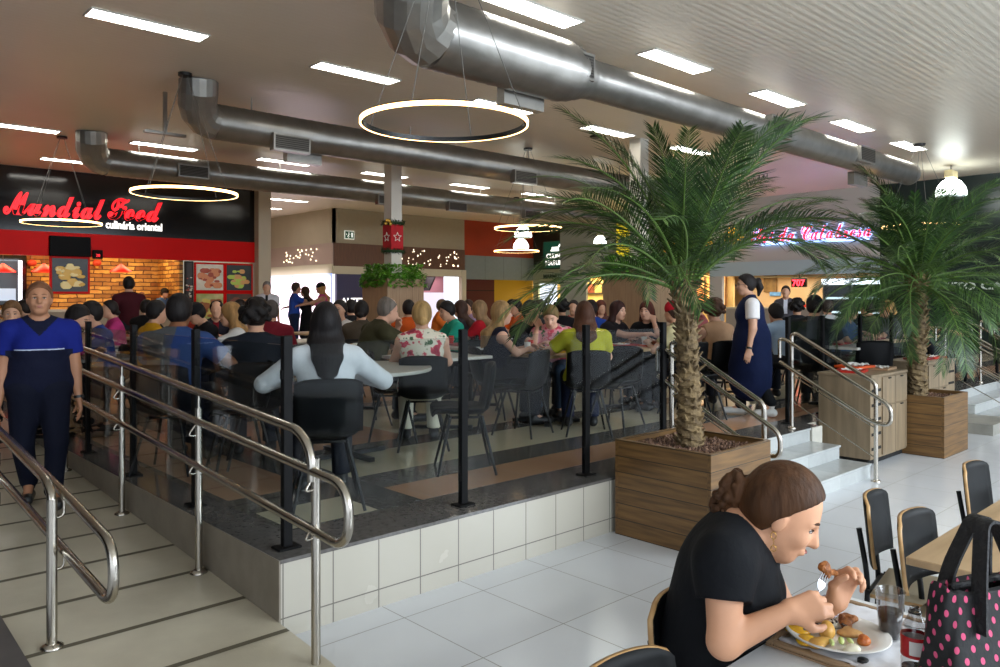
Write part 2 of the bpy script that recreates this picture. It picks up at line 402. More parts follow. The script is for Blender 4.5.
# stairs up to the platform
M_marble = tiles('pale marble step', 'a9adac', '8a8b87', (0, 1), (.9, 5), (3.4, -3), .004, .18, .10, marble=7, c2='c6c9c7')
def stairs(name, x0, x1):
    b = MB()
    for i, (y, z) in enumerate(((-.6, .134), (-.3, .269), (0, ZP - .0005))):
        b.box((x0, y, 0 if i == 0 else z - .134), (x1, .01 if i < 2 else .012, z - .022)); b.box((x0, y - .012, z - .022), (x1 + .012, .012 if i < 2 else .25, z), bev=.004)
    return struct(b.build(name, M_marble))
stairs('floor_stairs', 3.47, 5.87)
stairs('floor_stairs_right', 10.2, 13.4)
b = MB().box((5.884, -.02, 0), (6.11, -.001, ZP)); struct(b.build('trim_2', mat('pale stone end piece', 'c4c1b6', .3, var=.08)))
b = MB().box((9.3, -.75, 0), (10.19, -.02, .135)); struct(b.build('trim_3', mat('grey stone block', '8f8d84', .4, var=.15, scale=5)))

# ceiling of narrow metal strips
M_ceil = mat('beige metal strip ceiling', 'e6dccb', .38, var=.03, scale=.6, spec=.6)
nt, pb = nodes(M_ceil); tc = nt.nodes.new('ShaderNodeTexCoord'); sx = nt.nodes.new('ShaderNodeSeparateXYZ'); nt.links.new(tc.outputs['Object'], sx.inputs[0])
sw = mth(nt, 'SINE', mth(nt, 'MULTIPLY', sx.outputs[1], 2 * PI / .1)); bp = nt.nodes.new('ShaderNodeBump'); bp.inputs['Strength'].default_value = .12; bp.inputs['Distance'].default_value = .01
nt.links.new(sw, bp.inputs['Height']); nt.links.new(bp.outputs[0], pb.inputs['Normal'])
struct(MB().box((-8, -12, CH), (24, 26, CH + .1)).build('ceiling', M_ceil))

M_cwall = mat('cream wall paint', 'b3a791', .6, var=.03, scale=2)
M_beige = mat('beige wall panel', 'a2977f', .55, var=.03)
M_wband = mat('pale plaster band', 'c9c0a6', .6)
M_brown = wood('brown perforated panel', '5c4032', '6b4b39', 2)
M_pink = mat('pinkish panel', 'b09a90', .5)
M_dark = mat('dark void', '1c1a19', .8)
M_black = mat('gloss black panel', '0b0a0a', .12, spec=.5)
M_red = mat('gloss red panel', 'c80c08', .4, spec=.08)
struct(MB().box((-8, 17.25, 2.74), (8.05, 17.35, CH)).build('wall_back', M_cwall))
struct(MB().box((8.05, 16.9, ZP), (8.42, 17.4, CH)).build('wall_pillar', M_cwall))
b = MB(); b.box((12, 19.5, 3.62), (12.1, 24.4, CH), 0); b.box((11.97, 19.5, 2.9), (12.1, 24.4, 3.62), 1); b.box((11.95, 19.5, 2.58), (12.12, 24.4, 2.9), 2); struct(b.build('wall_store_side', [M_cwall, M_pink, M_wband]))
struct(MB().box((8, 24.3, 0), (12, 24.4, CH)).build('wall_passage_back', M_wband))
struct(MB().box((8.0, 17.4, 0), (8.05, 24.3, CH)).build('wall_passage_left', M_wband))
b = MB(); b.box((12.0, 19.5, 3.62), (17.85, 19.6, CH), 0); b.box((12.0, 19.47, 2.83), (17.85, 19.6, 3.62), 1); b.box((12.0, 19.44, 2.56), (17.85, 19.62, 2.83), 2); b.box((17.66, 19.42, ZP), (17.88, 19.62, 2.83), 2)
struct(b.build('wall_centre', [M_beige, M_brown, M_wband]))
M_rust = mat('rust orange panel', '9c3413', .45, var=.05, scale=1.5)
M_greyp = stripes(mat('blue grey panel', '7c8684', .4, var=.04), 0, 1.02, .015, '4a504e', 17.9)
M_maroon = mat('maroon panel', '4f0f0c', .5); M_yellow = mat('mustard yellow panel', 'b38b12', .5)
b = MB(); b.box((17.85, 19.5, 3.42), (21.8, 19.6, CH), 0); b.box((17.85, 19.48, 2.48), (21.8, 19.6, 3.42), 1); b.box((17.88, 19.6, ZP), (19.54, 19.65, 2.48), 2); b.box((19.54, 19.6, ZP), (21.8, 19.65, 2.48), 3)
b.box((17.9, 19.575, 2.02), (19.52, 19.6, 2.05), 4)
struct(b.build('wall_centre_right', [M_rust, M_greyp, M_maroon, M_yellow, M_dark]))
M_teal = mat('dark olive panel', '2c332a', .4); M_mint = mat('pale mint panel', 'a9b9a6', .4)
b = MB(); b.box((21.7, 16.4, 2.93), (21.8, 19.5, CH), 0); b.box((21.68, 16.4, 2.35), (21.8, 19.5, 2.93), 1); b.box((21.7, 19.2, ZP), (21.8, 19.5, 2.35), 1); b.box((23.2, 16.4, ZP), (23.3, 19.5, 2.6), 2); b.box((21.8, 16.4, 2.6), (23.3, 19.5, 2.62), 1)
struct(b.build('wall_juice_shop', [M_teal, M_mint, mat('warm shop interior', 'e0b04e', .6, var=.25, scale=1.5, c2='f2cf86')]))
M_pale = mat('pale grey green wall', '8f958a', .5, var=.05, scale=1)
M_white = mat('white wall', 'b5b4b0', .5)
M_lblue = mat('pale blue band', 'a8bcc6', .35)
b = MB(); b.box((20, 9.9, 2.6), (20.1, 16.4, CH), 0); b.box((20, 15.1, ZP), (20.1, 16.4, 2.6), 0); b.box((19.9, 12.3, ZP), (20.1, 12.7, CH), 0)
b.box((20, 4.68, 2.85), (20.1, 9.9, CH), 1); b.box((19.97, 4.68, 2.42), (20.1, 9.9, 2.85), 2); b.box((19.95, 9.45, ZP), (20.1, 9.9, 2.42), 1)
struct(b.build('wall_right', [M_pale, M_white, M_lblue]))
M_night = mat('dark teal wall', '1d2a2a', .28, var=.15, scale=.8)
struct(MB().box((20, -12, 0), (20.1, 4.68, CH)).build('wall_right_dark', M_night))
struct(MB().box((23.4, -12, 0), (23.5, 19.6, CH)).build('wall_far_right', mat('warm tiled kitchen wall', 'd0a878', .5, var=.1, scale=1.2)))
struct(MB().box((-8, -2, 0), (-7.9, 17.3, CH)).build('wall_left_unseen', M_dark))  # unseen left wall, added to keep world light off the platform

# ================================================================ CEILING: lights, ducts, rings
M_emit = mat('fluorescent tubes', 'fffdf6', .5, emit=11)
M_frame = mat('white enamel', 'c8c4bb', .4); M_louv = mat('bright louvre', 'b8b6ae', .25, metal=.6)
def ceil_light():
    r = empty('ceiling_light', label='x', cat='ceiling light', group='recessed fluorescent ceiling lights')
    b = MB(); L, W = .64, .16
    for lo, hi in (((-L, -W, -.012), (L, -W + .02, .004)), ((-L, W - .02, -.012), (L, W, .004)), ((-L, -W + .02, -.012), (-L + .02, W - .02, .004)), ((L - .02, -W + .02, -.012), (L, W - .02, .004))): b.box(lo, hi)
    b.build('frame', M_frame, r)
    MB().box((-L + .02, -W + .02, -.006), (L - .02, W - .02, .002)).build('diffuser', M_emit, r)
    b = MB()
    for i in range(1, 16): b.box((-L + i * L / 8 - .003, -W + .02, -.014), (-L + i * L / 8 + .003, W - .02, -.0065))
    b.box((-L + .02, -.004, -.014), (L - .02, .004, -.0065)); b.build('louvre', M_louv, r)
    return r
CL = ceil_light()
rows = {2.15: [(4.03, 'nearest of the row above the big duct, at the top edge'), (6.65, 'second along the big duct, right of the top edge one'), (9.38, 'third light along the big duct, above the tall palm'), (12.12, 'fourth light along the big duct'), (14.8, 'light nearest the far end of the big duct')],
        5.42: [(1.2, 'light at the top left corner of the view'), (3.92, 'light left of the big hanging ring'), (6.64, 'light just behind the big hanging ring'), (9.31, 'light above the left fronds of the tall palm'), (12.0, 'light glimpsed through the top of the tall palm')],
        9.0: [],
        12.4: [(1.33, 'light at the far left edge of the view'), (3.86, 'light hanging over the second ring lamp'), (6.5, 'light between the two left ducts'), (9.2, 'light next to the white column top'), (12.0, 'light right of the white column'), (14.7, 'light above the small ring pair')],
        18.6: [(9.86, 'far light above the passage behind the noodle shop'), ], 21: [(10.2, 'last light down the bright passage')], 15.6: [(16.5, 'small far light before the orange wall'), (3.0, 'light just in front of the black sign wall')]}
for y, l in rows.items():
    for x, s in l:
        place(CL, (x, y, CH - .005), 0, 'white fluorescent ceiling panel, ' + s)
# bracket arm hanging above the ring lamp near the left duct
M_alu = mat('brushed aluminium', 'b0aca4', .35, metal=.8)
b = MB(); q = P(165, 92, CH); b.box((q.x - .025, q.y - .025, CH - .62), (q.x + .025, q.y + .025, CH)); b.box((q.x - .3, q.y - .04, CH - .64), (q.x + .3, q.y + .04, CH - .6))
tag(b.build('sign_bracket', M_alu), 'thin metal post with short cross bar hanging beside the left duct end', 'bracket')

M_duct = mat('spiral galvanised duct', '8f8c86', .32, metal=.8, var=.12, scale=4, bump=.25, bscale=3)
nt, pb = nodes(M_duct)
M_ductg = mat('galvanised sheet', '98958e', .38, metal=.7, var=.1, scale=5)
M_grille = stripes(mat('duct grille', '5a5650', .5, metal=.5), 2, .03, .012, '1e1c1a')
def duct(y, z, r, x0, x1, label, boxes, big=0):
    root = empty('air_duct', (x0, y, z), 0, label, 'air duct', 'spiral air ducts under the ceiling')
    b = MB(); L = x1 - x0; pts = []; n = int(L / .14); rr = []
    for i in range(n + 1):
        x = L * i / n
        k = 1 + big * min(1, max(0, (2.3 - x) / .4)); pts += [(x, 0, 0), (x + .012, 0, 0)]; rr += [r * k, r * 1.022 * k]
    b.tube(pts, rr, 26); b.build('duct_pipe', M_duct, root)
    # mitred elbow rising into the ceiling at the near end
    b = MB(); e = []; r *= 1 + big
    for k in range(5):
        a = R(90) * k / 4; e.append((-.0 - r * 1.25 * math.sin(a), r * .9 * (1 - math.cos(a)) * -1.2, r * 1.25 * (1 - math.cos(a))))
    e.append((e[-1][0] - .02, e[-1][1] - .05, CH - z + .05))
    b.tube(e, [r * 1.03] * 6, 18, smooth=False); b.build('duct_elbow', M_ductg, root); r /= 1 + big
    for (x, side, dz, sz) in boxes:
        g = MB(); s = side
        y0 = s * r * .75; y1 = s * (r * 1.28)
        g.box((x, min(y0, y1), dz - sz), (x + .62, max(y0, y1), dz + sz)); o = g.build('duct_outlet', M_ductg, root)
        h = MB().box((x + .03, min(y1, y1 + s * .012), dz - sz + .03), (x + .59, max(y1, y1 + s * .012), dz + sz - .03)).build('grille', M_grille, o)
    for k in range(int(L / 3) + 1):
        x = .6 + k * 3
        if x < L and y > 3: MB().tube([(x, 0, r * .98), (x, 0, CH - z)], .012, 6).build('hanger_rod', M_alu, root)
    MB().tube([(L - .02, 0, 0), (L + .06, 0, 0)], r * 1.03, 26).build('end_cap', M_ductg, root)
    return root
duct(2.3, 4.30, .225, 2.75, 15.2, 'largest spiral metal duct running over the tall palm to the far right', [(1.5, -1, .02, .15), (1.15, 1, -.33, .12), (6.2, -1, .02, .15), (9.4, -1, .0, .14), (10.2, 1, -.3, .12)], .5)
duct(7.62, 4.34, .26, 2.85, 16, 'middle spiral metal duct passing behind the big ring lamp', [(.8, -1, -.22, .13), (1.3, 1, -.3, .1), (5.9, -1, -.2, .13), (9.8, -1, -.2, .13)])
duct(12.35, 4.34, .26, 2.75, 17, 'left rear spiral metal duct in front of the black sign wall', [(1.25, -1, -.05, .13), (6.0, -1, -.22, .12), (8.2, -1, -.2, .12), (11, -1, -.2, .12)])

# ring pendants
M_ring = mat('black ring body', '141414', .4); M_led = mat('warm led strip', 'ffd9a0', .5, emit=6, ecol='ffc880'); M_cable = mat('steel cable', '6f6c66', .5)
def ring():
    r = empty('ring_lamp', label='x', cat='ring lamp', group='glowing ring pendants')
    n = 72; b = MB(); ro, ri, z0, z1 = .68, .655, 0, .04
    def c(rad, z): return [(rad * math.cos(2 * PI * i / n), rad * math.sin(2 * PI * i / n), z) for i in range(n)]
    rings = [[Vector(q) for q in c(ro, z0)], [Vector(q) for q in c(ro, z1)], [Vector(q) for q in c(ri, z1)], [Vector(q) for q in c(ri, z0)]]
    b.rings(rings, 0, False, True, False); b.build('ring_frame', M_ring, r)
    b = MB(); b.rings([[Vector(q) for q in c(ro - .008, -.002)], [Vector(q) for q in c(ro - .008, .0)], [Vector(q) for q in c(ro + .001, .0)], [Vector(q) for q in c(ro + .001, .030)], [Vector(q) for q in c(ro + .006, .030)], [Vector(q) for q in c(ro + .006, -.002)]][::-1], 0, False, True, False)
    b.build('led_strip', M_led, r)
    for k in range(4):
        a = R(30 + 90 * k); MB().tube([(.667 * math.cos(a), .667 * math.sin(a), .035), (.03 * math.cos(a), .03 * math.sin(a), 1.66)], .0035, 5).build('cable', M_cable, r)
    MB().lathe([(.09, 1.615), (.09, 1.655)], n=24).build('canopy', M_ring, r)
    return r
RG = ring()
zr = CH - 1.655
for (u, d, s) in ((444.5, 6.33, 'the biggest and nearest at the top centre'), (185, 10.57, 'before the word Food on the black sign'), (62, 14.7, 'low before the word Mundial on the black sign'), (528, 15.85, 'the upper ring of the pair before the orange wall'), (516.5, 23.6, 'lower ring of the pair before the orange wall'), (920, 15.4, 'half hidden in the fronds of the right palm')):
    q = Dp(u, d, zr); place(RG, q, 0, 'ring lamp with glowing warm strip, ' + s)

# dome lamps
M_dome = mat('frosted dome', 'ffffff', .3, emit=5.5, ecol='f4fff8')
def dome():
    r = empty('dome_lamp', label='x', cat='pendant lamp', group='white dome lamps')
    MB().lathe([(.33, 0), (.325, .08), (.29, .2), (.2, .33), (.1, .39), (.05, .4)], n=28).build('dome_shade', M_dome, r)
    MB().lathe([(.30, -.05), (.30, .002)], n=28).build('lamp_rim', mat('clear rim', 'b8c4c4', .2), r)
    MB().box((-.2, -.09, .4), (.2, .09, .58), bev=.02).build('ballast_box', mat('cream ballast', 'd8c79a', .5), r)
    MB().tube([(0, 0, .57), (0, 0, .8)], .012, 6).build('lamp_stem', M_cable, r)
    return r
DM = dome()
for (u, v, dd, s) in ((951, 188, 17.9, 'above the right palm'), (523, 232, 29, 'inside the upper ring of the far pair'), (521, 244, 33, 'smaller and lower, in line below the other far one'), (600, 240, 40, 'small, seen through the left fronds of the tall palm')):
    q = Dp(u, min(dd, 18.5 if u < 560 and v < 240 else 22), 0)
    dd2 = (q - CAM).dot(FW); sc = dd2 / dd if u < 700 else 1
    o = place(DM, (q.x, q.y, 0), 0, 'white glowing dome lamp, ' + s)
    zc = CZ + (HZ - v) / F * dd2; o.location.z = zc - .18 * sc if u < 700 else zc - .18; o.scale = (sc, sc, sc)
    if u < 700: MB().tube([(0, 0, .79), (0, 0, (CH - o.location.z) / sc)], .012, 6).build('cord', M_cable, o)
# small ceiling discs
for u, v, s in ((919, 144, 'above the far end of the big duct lights'),(596, 136, 'between two light panels left of the tall palm')):
    q = P(u, v, CH); tag(MB().lathe([(.1, -.035), (.12, -.01), (.12, 0)], (q.x, q.y, CH), 20).build('ceiling_speaker', M_ring), 'dark round ceiling fitting ' + s, 'ceiling fitting')
# columns in tall planters
def colplanter(u, d, top, side, label):
    q = Dp(u, d, 0); c = side / 2
    struct(MB().box((q.x - .13, q.y - .13, ZP), (q.x + .13, q.y + .13, CH)).build('wall_column', mat('white column paint', 'c9c3b6', .5)))
    r = empty('tall_planter', (q.x, q.y, ZP), 0, label, 'planter'); h = top - ZP
    b = MB()
    for x0, y0, x1, y1 in ((-c, -c, c, -c + .04), (-c, c - .04, c, c), (-c, -c + .04, -c + .04, c - .04), (c - .04, -c + .04, c, c - .04)): b.box((x0, y0, 0), (x1, y1, h))
    b.build('planter_box', stripes(wood('light oak planks', '93785d', 'a5896b', 2), 0, .16, .006, '6a543f'), r)
    MB().box((-c + .04, -c + .04, h - .25), (c - .04, c - .04, h - .12)).build('soil', mat('soil', '2a2119', .9), r)
    rnd = random.Random(u); v = []; f = []
    for i in range(1500):
        t = rnd.random() * 4; s = rnd.choice((0, 1, 2, 3)); e = c + rnd.uniform(-.16, .10); w2 = rnd.uniform(-c, c); z = h + rnd.uniform(-.05, .3) * (1 if e < c + .03 else .35)
        if e > c + .0: z = h + rnd.uniform(-.16, .12)
        x, y = ((w2, -e), (w2, e), (-e, w2), (e, w2))[s]
        a = rnd.random() * 6.28; tl = rnd.uniform(-.9, .9); sz = rnd.uniform(.035, .07)
        M = Matrix.Rotation(a, 3, 'Z') @ Matrix.Rotation(tl, 3, 'X'); n = len(v)
        for px, py, pz in ((0, -sz, 0), (sz * .7, -sz * .2, .01), (0, sz, -.01), (-sz * .7, -sz * .2, .01)): v.append(M @ Vector((px, py, pz)) + Vector((x, y, z)))
        f.append([n, n + 1, n + 2, n + 3])
    MB().add(v, f).build('foliage', mat('bright ivy leaf', '3f7d22', .45, c2='7cb03a', scale=9), r, fixn=False)
    return q
q1 = colplanter(393, 16, 2.12, .9, 'tall oak planter overflowing with green ivy round the white column')
q2 = colplanter(639, 15, 2.26, .98, 'tall oak planter with hanging greenery half hidden behind the tall palm')
# christmas wrap on the first column
r = empty('christmas_wrap', (q1.x, q1.y, 0), 0, 'red felt christmas wrap with white stars and green garlands on the white column', 'decoration')
zb, zt_ = CZ + (HZ - 250) / F * 16, CZ + (HZ - 225) / F * 16
MB().box((-.15, -.15, zb), (.15, .15, zt_)).build('red_wrap', mat('red felt', 'b0121c', .8, var=.15), r)
def garland(z, name, R0=.2):
    b = MB(); rnd = random.Random(z)
    for i in range(420):
        a = rnd.random() * 6.28; d = Vector((math.cos(a), math.sin(a), 0)) * (R0 + rnd.uniform(-.05, .05)); p = Vector((d.x, d.y, z + rnd.uniform(-.05, .06)))
        t = Vector((rnd.uniform(-1, 1), rnd.uniform(-1, 1), rnd.uniform(-.7, 1))).normalized() * .07; s = t.cross(Vector((0, 0, 1))) * .18
        b.add([p - s, p + t, p + s], [[0, 1, 2]])
    b.tube([(R0 * math.cos(2 * PI * i / 16), R0 * math.sin(2 * PI * i / 16), z) for i in range(16)], .03, 6, closed=True)
    return b.build(name, mat('fir green', '24401c', .7, var=.3), r, fixn=False)
garland(zt_ + .03, 'garland'); garland(zb - .03, 'garland')
def star(c, ax, s, b):
    for k in range(5):
        a0 = PI / 2 + 2 * PI * k / 5; a1 = a0 + PI / 5; a2 = a0 - PI / 5
        P0 = (math.cos(a0) * s, math.sin(a0) * s)
        for aa in (a1, a2):
            P1 = (math.cos(aa) * s * .42, math.sin(aa) * s * .42)
            b.tube([Vector(c) + Vector(ax) * P0[0] + Vector((0, 0, P0[1])), Vector(c) + Vector(ax) * P1[0] + Vector((0, 0, P1[1]))], .007, 5)
for cc, ax in (((.0, -.158, (zb + zt_) / 2), (1, 0, 0)), ((-.158, 0.0, (zb + zt_) / 2), (0, 1, 0))):
    b = MB(); star(cc, ax, .1, b); b.build('star', mat('white felt star', 'e8e0d4', .7), r)
b = MB()
for k in range(7):
    a = k * .9; b.ell((-.2 + .05 * math.cos(a), -.12 + .05 * math.sin(a), zt_ + .04 + .04 * math.sin(a * 2)), (.045, .02, .035), 8)
b.build('gold_bow', mat('gold ribbon', 'c99a3a', .35, metal=.5), r)

# ================================================================ SHOP FRONTS
# --- noodle shop at the back left
M_letred = mat('red sign letters', 'e0101c', .35, emit=.7, ecol='ff1420'); M_letw = mat('white sign letters', 'f4f0ea', .4, emit=1.0)
sg = empty('shop_sign', (0, 17.2, 0), 0, 'long gloss black sign wall reading Mundial Food in red over a red band', 'sign')
MB().box((-8, -.03, 3.31), (8.05, .045, CH)).build('black_panel', M_black, sg)
MB().box((-8, -.05, 2.74), (8.05, .045, 3.31)).build('red_panel', M_red, sg)
FM = '\U0001D4DC\U0001D4FE\U0001D4F7\U0001D4ED\U0001D4F2\U0001D4EA\U0001D4F5'; FF = '\U0001D4D5\U0001D4F8\U0001D4F8\U0001D4ED'
text('sign_lettering', FM, .82, M_letred, sg, wallM((3.03, -.06, 3.68)), .03, .016, fit=2.16)
text('sign_lettering', FF, .82, M_letred, sg, wallM((4.84, -.06, 3.72)), .03, .016, fit=1.32)
text('small_lettering', 'culinária oriental', .27, M_letw, sg, wallM((4.82, -.05, 3.48)), .01, .006, fit=1.36)
M_stone = mat('warm lit stone wall', 'a8672a', .7, bump=.8, bscale=7); nt, pb = nodes(M_stone)
tc = nt.nodes.new('ShaderNodeTexCoord'); sx = nt.nodes.new('ShaderNodeSeparateXYZ'); cb = nt.nodes.new('ShaderNodeCombineXYZ'); bk = nt.nodes.new('ShaderNodeTexBrick'); nz = nt.nodes.new('ShaderNodeTexNoise'); nz.inputs['Scale'].default_value = 5; nz.inputs['Detail'].default_value = 5
nt.links.new(tc.outputs['Object'], sx.inputs[0]); nt.links.new(tc.outputs['Object'], nz.inputs[0]); nt.links.new(mth(nt, 'ADD', mth(nt, 'ADD', sx.outputs[0], sx.outputs[1]), mth(nt, 'MULTIPLY', nz.outputs['Fac'], .12)), cb.inputs[0]); nt.links.new(mth(nt, 'ADD', sx.outputs[2], mth(nt, 'MULTIPLY', nz.outputs['Fac'], .06)), cb.inputs[1]); nt.links.new(cb.outputs[0], bk.inputs['Vector'])
bk.inputs['Scale'].default_value = 1; bk.inputs['Brick Width'].default_value = .42; bk.inputs['Row Height'].default_value = .11; bk.inputs['Mortar Size'].default_value = .014; bk.inputs['Color1'].default_value = srgb('8a4e1c'); bk.inputs['Color2'].default_value = srgb('e6b45a'); bk.inputs['Mortar'].default_value = srgb('5a3010')
m2 = nt.nodes.new('ShaderNodeMix'); m2.data_type = 'RGBA'; m2.blend_type = 'OVERLAY'; m2.inputs[0].default_value = .7; nt.links.new(bk.outputs['Color'], m2.inputs[6]); nt.links.new(nz.outputs['Fac'], m2.inputs[7]); nt.links.new(m2.outputs[2], pb.inputs['Base Color'])
struct(MB().box((-8, 18.9, 0), (6.0, 19.0, 3.2)).build('wall_kitchen', M_stone)); struct(MB().box((6.0, 17.3, 0), (6.1, 19, 3.2)).build('wall_kitchen_side', M_stone))
struct(MB().box((-8, 17.35, 3.2), (8.05, 19, 3.3)).build('ceiling_kitchen', M_wband))
area('kitchen_light', (1, 18.0, 3.15), (0, 0, 0), 12, .8, 110, (1, .72, .38))
b = MB(); b.box((-7.85, 17.1, ZP), (5.95, 17.5, ZP + 1.0), 0); b.box((-7.85, 17.0, ZP + 1.0), (5.98, 17.6, ZP + 1.06), 1); b.box((-7.85, 17.09, ZP), (5.95, 17.1, ZP + .12), 2)
r = empty('counter', (0, 0, 0), 0, 'long pale service counter below the stone wall of the noodle shop', 'counter')
b.build('counter_body', [mat('counter front', '9a8a74', .5), mat('counter top', 'c9b79a', .25), M_dark], r)
def picture(x0, x1, z0, z1, y, label, cols, name='menu_picture', cat='picture', group=None, frame=M_red):
    r = empty(name, ((x0 + x1) / 2, y, z0), 0, label, cat, group)
    w = (x1 - x0) / 2; h = z1 - z0
    MB().box((-w, -.03, 0), (w, .03, h), bev=.008).build('frame', frame, r)
    m = mat('print ' + label[:30], cols[0], .4, c2=cols[1], scale=3.4, emit=0)
    MB().box((-w + .05, -.036, .05), (w - .05, -.028, h - .05)).build('print', m, r)
    rnd = random.Random(label); b = MB()
    for i in range(20):
        sx_ = rnd.uniform(.09, .22) * w * 1.6
        b.ell((rnd.uniform(-w * .6, w * .6), -.036, h * rnd.uniform(.22, .75)), (sx_, .006, sx_ * rnd.uniform(.4, .9)), 10, i % 2)
    b.build('food_print', [mat('fp ' + cols[2], cols[2], .4), mat('fp ' + cols[3], cols[3], .4)], r)
    return r
picture(6.36, 7.20, 1.90, 2.70, 17.22, 'upper left food picture in the red frame, rolled sushi on a pale plate', ('c9c2b0', 'e8e0d0', 'a8442a', 'd98a5c'))
picture(7.20, 8.02, 1.90, 2.70, 17.22, 'upper right food picture in the red frame, prawn dish on black', ('14181a', '26302a', 'd9a060', 'b5cc50'))
picture(6.36, 7.20, 1.05, 1.90, 17.22, 'lower left food picture in the red frame, green leaves', ('7e9a3a', 'c9c08a', '9a5a2c', 'd0c060'))
picture(7.20, 8.02, 1.05, 1.90, 17.22, 'lower right food picture in the red frame, dark dish', ('2c1c12', '5a3a20', 'a86a3a', '7a3a1c'))
picture(2.90, 3.78, 1.84, 2.74, 17.18, 'red framed poster of golden fried snacks under the black screen', ('1c2024', '343434', 'e0b450', 'f0dc98'), 'poster', 'poster')
picture(6.10, 6.34, 1.3, 2.72, 17.22, 'narrow dark menu strip left of the food pictures', ('1c1412', '2c201a', 'c9c0b0', 'a84030'), 'menu_board', 'menu board', frame=M_dark)
def screen(x0, x1, z0, z1, y, label, face, emit=0):
    r = empty('screen', ((x0 + x1) / 2, y, z0), 0, label, 'screen'); w = (x1 - x0) / 2; h = z1 - z0
    MB().box((-w, -.03, 0), (w, .04, h), bev=.01).build('screen_casing', mat('matt black casing', '0c0c0d', .6, spec=.1), r)
    MB().box((-w + .03, -.036, .03), (w - .03, -.029, h - .03)).build('screen_panel', mat('panel ' + label[:20], face, .6, emit=emit, spec=.1), r); return r
screen(2.88, 3.78, 2.74, 3.22, 17.1, 'black flat screen mounted over the red framed poster', '0a0a0c')
r = screen(3.82, 4.05, 2.70, 2.92, 17.1, 'small black number display right of the black screen', '1a0505')
text('lettering', '28', .1, M_letred, r, wallM((0, -.04, .05)), .004)
r = empty('pass_hatch', (2.0, 18.8, 1.55), 0, 'stainless kitchen hatch with a lit shelf in the stone wall at far left', 'kitchen hatch')
MB().box((-.9, -.1, 0), (.75, .1, 1.25), bev=.02).build('hatch_frame', M_black, r)
MB().box((-.8, -.115, .08), (.55, -.1, 1.1)).build('hatch_opening', mat('dim steel', '2c3034', .3, metal=.4), r)
MB().box((-.8, -.14, .12), (.5, -.115, .42)).build('hatch_shelf', mat('lit steel shelf', '9fb4c8', .3, emit=.35, ecol='8fb0d8'), r)
MB().box((.56, -.125, .1), (.64, -.1, 1.12)).build('hatch_light', mat('cool light strip', 'e6ecff', .4, emit=1.5), r)
M_lampred = mat('red glass shade', 'c8100c', .3, emit=.9, ecol='ff1a10')
def redlamp():
    r = empty('red_pendant_lamp', label='x', cat='pendant lamp', group='red pendant lamps over the noodle counter')
    MB().lathe([(.27, 0), (.25, .03), (.12, .13), (.05, .18), (.03, .2)], n=20).build('lamp_shade', M_lampred, r)
    MB().tube([(0, 0, .2), (0, 0, .86)], .006, 5).build('cord', M_cable, r); return r
RL = redlamp()
for u, s in ((3, 'at the left edge of the view'), (44, 'just left of the fried snack poster'), (121, 'mid wall, right of the snack poster')):
    q = onY(u, 272, 17.6); place(RL, (q.x, 17.6, q.z), 0, 'red cone pendant lamp over the noodle counter, ' + s)
def blob(name, u, v, Y, r, m, label, cat):
    q = onY(u, v, Y); return tag(MB().ell((q.x, q.y, q.z), r, 14).build(name, m), label, cat)
for u, s in ((32, 'left of the snack poster'), (97, 'right of the snack poster')):
    q = onY(u, 263, 18.78); r = empty('lantern', q, 0, 'small round red paper lantern hanging on the stone wall ' + s, 'lantern', 'small red paper lanterns')
    MB().ell((0, 0, 0), (.11, .11, .09), 14).build('lantern_body', mat('red paper', 'b03014', .6, emit=.2), r); MB().tube([(0, 0, .08), (0, 0, 3.2 - q.z)], .006, 5).build('cord', M_cable, r)
    MB().lathe([(.04, -.14), (.045, -.08)], n=10).build('tassel', mat('gold tassel', 'c89030', .5), r)

# --- bright store at the end of the passage
r = empty('bright_shop_window', (12, 0, 0), 0, 'large glowing white and pink shop window down the passage behind the diners', 'shop window')
MB().box((-.02, 19.6, ZP), (.05, 24.2, 2.57)).build('lit_panel', mat('backlit panel', 'f2dcec', .4, c2='fff4fb', scale=.5, emit=.75, ecol='f7e2f4'), r)
for y in (19.58, 22.25, 24.15): MB().box((-.05, y - .03, ZP), (-.02, y + .03, 2.58)).build('mullion', mat('pale blue frame', 'aebfe0', .4, emit=.3), r)
MB().box((-.05, 19.55, 2.5), (-.02, 24.2, 2.58)).build('top_rail', MATS['pale blue frame'], r)
area('shop_glow', (11.8, 22, 1.7), (0, R(-90), 0), 2, 4.5, 25, (1, .92, 1))
# perforated lights in the brown band
b = MB(); rnd = random.Random(4)
for i in range(46):
    x = rnd.uniform(14.6, 17.6); z = rnd.uniform(2.9, 3.5)
    b.box((x, 19.462, z), (x + rnd.uniform(.02, .06), 19.47, z + rnd.uniform(.02, .07)))
struct(b.build('trim_4', mat('lit perforation', 'f6e2c0', .4, emit=1.5)))
b = MB()
for i in range(30):
    y = rnd.uniform(20.5, 23); z = rnd.uniform(3.0, 3.5); b.box((11.955, y, z), (11.97, y + .05, z + .05))
struct(b.build('trim_5', MATS['lit perforation']))
r = empty('exit_sign', (12.6, 19.47, 3.91), 0, 'small green and white running man exit sign on the beige wall', 'exit sign')
MB().box((-.2, -.03, -.15), (.2, .0, .15), bev=.01).build('sign_plate', mat('white sign plate', 'd8dcd0', .5, emit=.3), r)
MB().box((-.17, -.036, -.12), (.17, -.03, .12)).build('green_field', mat('exit green', '1d5c3a', .5), r)
b = MB(); y = -.04
b.ell((-.03, y, .07), (.02, .004, .02), 8); b.tube([(-.03, y, .05), (-.05, y, -.01), (-.02, y, -.05), (-.05, y, -.1)], .011, 6); b.tube([(-.05, y, -.01), (-.09, y, -.07)], .011, 6); b.tube([(-.03, y, .035), (.02, y, .01)], .009, 6)
